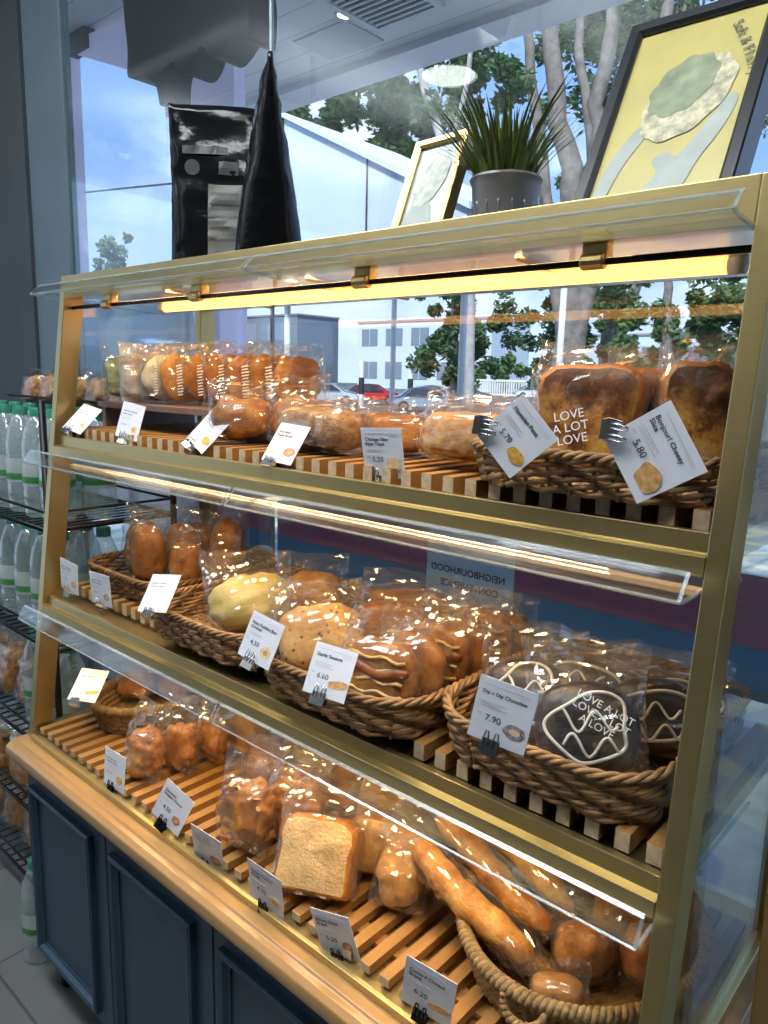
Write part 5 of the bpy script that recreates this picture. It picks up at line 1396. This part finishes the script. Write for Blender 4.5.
# far hedge, white railing, buildings
hd = MB(); rr = random.Random(5)
for k in range(9): crown(hd, (-60+6.2*k, 88+rr.uniform(-1,1), 1.2+rr.uniform(-.3,.6)), (4.4,1.5,2.3), 800, .55, rr, 12)
tag(hd.build('hedge_foliage', LEAF2), 'band of green shrubs beyond the parked cars', 'shrubs', kind='stuff')
ra = thing('railing', 'white railing with thin bars behind the parked cars', 'railing', (-36,78,-1.33))
WHT = mat('railing_white', (.68,.68,.62), .7)
f_ = MB()
for k in range(120): f_.box(-20+.34*k,-20+.34*k+.14,0,.12,.2,1.7)
f_.build('bars', WHT, ra)
MB().box(-20.2,21,-.05,.17,1.7,1.95).build('top_rail', WHT, ra); MB().box(-20.2,21,-.05,.17,0,.22).build('bottom_rail', WHT, ra)
def building(label, x0, x1, y0, y1, h, m, nwin, rows=2):
    t = thing('street_building', label, 'building', ((x0+x1)/2,y0,-1.33)); w = x1-x0
    MB().box(-w/2,w/2,0,y1-y0,0,h).build('walls', m, t)
    MB().box(-w/2-.2,w/2+.2,-.2,y1-y0+.2,h,h+.3).build('roof', mat('roof_grey', (.22,.24,.28), .7) if 'roof_grey' not in bpy.data.materials else bpy.data.materials['roof_grey'], t)
    for r_ in range(rows):
        for k in range(nwin):
            x = -w/2 + w*(k+.5)/nwin; z = h*(r_+.55)/rows
            f = MB().box(x-w/nwin*.33,x+w/nwin*.33,-.06,0,z-h/rows*.26,z+h/rows*.26).build('window', mat('far_window', (.18,.22,.28), .3) if 'far_window' not in bpy.data.materials else bpy.data.materials['far_window'], t)
            MB().box(x-.04,x+.04,-.09,-.061,z-h/rows*.26,z+h/rows*.26).build('mullion', m, f)
    return t
WB = mat('white_render', (.52,.60,.70), .8); GB = mat('grey_render', (.13,.16,.20), .8)
building('white two storey building beyond the marquee', -92, -64, 97, 108, 11., WB, 5)
building('dark grey building at the left beyond the riser buns', -150, -108, 97, 108, 13., GB, 4)
building('pale low building behind the trees', -62, -20, 112, 120, 9., WB, 6, 1)
# parked cars
def car(label, x, y, rz, col, sd):
    t = thing('car', label, 'car', (x,y,-1.33), R(rz), 'cars in the car park')
    pm = mat('car_paint', col, .25, .2, coat=.6)
    prof = [(-2.2,.35),(-2.25,.62),(-2.12,.82),(-1.55,.92),(-.95,1.38),(-.2,1.47),(.55,1.42),(1.25,.98),(1.95,.86),(2.2,.66),(2.22,.36)]
    bd = MB(); n = len(prof); sec = [(-.86,.0),(-.80,.0),(.80,.0),(.86,.0)]
    vs = []
    for yy, ins in ((-.78,.10),(-.87,0.),(.87,0.),(.78,.10)):
        for (px, pz_) in prof:
            tap = max(0, pz_-.9)*.42
            vs.append((px*(1-ins*.12), yy*(1-tap*.5), pz_-(.02 if ins else 0)))
    bd.add(vs, [(i*n+j, (i+1)*n+j, (i+1)*n+j+1, i*n+j+1) for i in range(3) for j in range(n-1)] + [tuple(range(n)), tuple(range(4*n-1, 3*n-1, -1))] + [(0, n, n*2, n*3), tuple(k*n+n-1 for k in (3,2,1,0))])
    bd.build('car_body', pm, t, smooth=True, angle=35)
    gl = MB()
    for sy in (-1, 1):
        yy = .80*sy
        gl.prism([(-1.35,.95),(-.85,1.32),(-.2,1.38),(.45,1.34),(1.0,.97)], yy-.02 if sy > 0 else yy-.09, yy+.09 if sy > 0 else yy+.02, 'y')
    gl.build('side_windows', DARKGL, t)
    ws_ = MB().add([(.62,-.66,1.39),(.62,.66,1.39),(1.22,.76,1.0),(1.22,-.76,1.0),(.60,-.66,1.36),(.60,.66,1.36),(1.20,.76,.97),(1.20,-.76,.97)], [(0,1,2,3),(7,6,5,4),(0,4,5,1),(1,5,6,2),(2,6,7,3),(3,7,4,0)])
    ws_.build('windscreen', DARKGL, t)
    rw_ = MB().add([(-1.02,-.66,1.36),(-1.02,.66,1.36),(-1.56,.76,.955),(-1.56,-.76,.955),(-.99,-.66,1.33),(-.99,.66,1.33),(-1.53,.76,.92),(-1.53,-.76,.92)], [(3,2,1,0),(4,5,6,7),(0,1,5,4),(1,2,6,5),(2,3,7,6),(3,0,4,7)])
    rw_.build('rear_window', DARKGL, t)
    for (px, sy) in ((-1.38,-1),(-1.38,1),(1.38,-1),(1.38,1)):
        wl_ = MB().tube([(px,.70*sy,.32),(px,.90*sy,.32)], .32, 20).build('wheel', TYRE, t)
        MB().tube([(px,.895*sy,.32),(px,.91*sy,.32)], .2, 14).build('hubcap', CHROME, wl_)
    for px, sy in ((2.18,-.6),(2.18,.6)):
        MB().blob(.12,.36,.16,.7,c=(px-.03,sy,.66)).build('headlamp', PRINT, t, smooth=True)
    for px, sy in ((-2.2,-.62),(-2.2,.62)):
        MB().blob(.10,.34,.16,.7,c=(px+.02,sy,.70)).build('tail_lamp', mat('tail_red', (.4,.02,.02), .3) if 'tail_red' not in bpy.data.materials else bpy.data.materials['tail_red'], t, smooth=True)
DARKGL = mat('car_glass', (.03,.045,.06), .08, 0, spec=.8); TYRE = mat('tyre', (.012,.012,.012), .8)
car('pale silver car at the left of the parked row', -36.9, 36.4, 40, (.55,.60,.66), 1)
car('red car in the parked row', -36.0, 39.9, 40, (.55,.025,.03), 2)
car('silver grey car right of the red one', -33.3, 43.6, 48, (.50,.54,.60), 3)
car('dark blue grey car at the right of the parked row', -33.9, 48.4, 45, (.14,.17,.22), 4)
car('light blue car in front of the silver grey one', -26.5, 34.5, 42, (.30,.42,.56), 5)
car('white car near the thick grey trunk', -42.8, 74.2, 45, (.70,.72,.74), 6)
for k, (x, y, lb, c_) in enumerate(((-30.2,27.2,'blue and white post left of the red car',(.05,.10,.25)), (-30.4,33.0,'black and white post right of the red car',(.02,.02,.02)), (-28.7,35.6,'black and white post before the silver grey car',(.02,.02,.02)))):
    t = thing('bollard_post', lb, 'post', (x,y,-1.33), 0, 'banded posts in the car park')
    MB().tube([(0,0,0),(0,0,2.9)], .16, 12).build('pole', WHT, t, smooth=True, angle=40)
    MB().tube([(0,0,.9),(0,0,1.9)], .175, 12).build('dark_band', mat('post_band', c_, .6), t, smooth=True, angle=40)

# ================================================================== sky, sun, camera
w = bpy.data.worlds.new('sky'); scn.world = w; w.use_nodes = True; nt = w.node_tree; nt.nodes.clear()
out = nt.nodes.new('ShaderNodeOutputWorld'); bg = nt.nodes.new('ShaderNodeBackground'); nt.links.new(bg.outputs[0], out.inputs[0])
tc = nt.nodes.new('ShaderNodeTexCoord'); mp = nt.nodes.new('ShaderNodeMapping'); mp.inputs['Scale'].default_value = (1,1,1.7); nt.links.new(tc.outputs['Generated'], mp.inputs[0])
nz = N(nt, 'ShaderNodeTexNoise', Scale=5.2, Detail=7., Roughness=.56, Distortion=.25); nt.links.new(mp.outputs[0], nz.inputs['Vector'])
rp = ramp(nt, [(.44,(.17,.40,.86)),(.53,(.42,.64,.98)),(.62,(.98,1.0,1.05))]); nt.links.new(nz.outputs[0], rp.inputs[0])
sx = nt.nodes.new('ShaderNodeSeparateXYZ'); nt.links.new(tc.outputs['Generated'], sx.inputs[0])
hr = ramp(nt, [(.0,(.85,.85,.85)),(.25,(.2,.2,.2))]); nt.links.new(sx.outputs[2], hr.inputs[0])
mx = N(nt, 'ShaderNodeMixRGB'); mx.inputs[2].default_value = (.80,.90,1.05,1); nt.links.new(hr.outputs[0], mx.inputs[0]); nt.links.new(rp.outputs[0], mx.inputs[1])
nt.links.new(mx.outputs[0], bg.inputs[0]); bg.inputs[1].default_value = SKY
sun = bpy.data.lights.new('sun', 'SUN'); sun.energy = SUN; sun.angle = R(2); sun.color = (1,.95,.86)
so = bpy.data.objects.new('sun', sun); COL.objects.link(so); so.rotation_euler = Vector((-.25,.62,-.74)).to_track_quat('-Z','Y').to_euler()

for o in [o for o in scn.objects if o.parent is None]:
    o.location.z += -FLOOR
    if o.rotation_mode == 'QUATERNION': pass
cam = bpy.data.cameras.new('camera'); co = bpy.data.objects.new('camera', cam); COL.objects.link(co); scn.camera = co
yaw, pitch, roll = .7243, .1793, .0242
f = Vector((-math.sin(yaw)*math.cos(pitch), math.cos(yaw)*math.cos(pitch), -math.sin(pitch))); r = Vector((math.cos(yaw), math.sin(yaw), 0)); u = r.cross(f)
r2 = r*math.cos(roll)+u*math.sin(roll); u2 = -r*math.sin(roll)+u*math.cos(roll)
co.matrix_world = Matrix(((r2.x,u2.x,-f.x,1.3526),(r2.y,u2.y,-f.y,-.5406),(r2.z,u2.z,-f.z,.678-FLOOR),(0,0,0,1)))
cam.sensor_fit = 'VERTICAL'; cam.sensor_height = 36; cam.lens = 36*748.67/1024; cam.clip_start = .02; cam.clip_end = 400
scn.view_settings.view_transform = 'Standard'; scn.view_settings.look = 'None'; scn.view_settings.exposure = EXPOSURE; scn.view_settings.gamma = 1; scn.view_settings.use_curve_mapping = False
scn.cycles.transparent_max_bounces = 40; scn.cycles.max_bounces = 10; scn.cycles.diffuse_bounces = 3; scn.cycles.glossy_bounces = 4; scn.cycles.caustics_reflective = False; scn.cycles.caustics_refractive = False; scn.cycles.sample_clamp_indirect = 6
scn.cycles.use_denoising = True
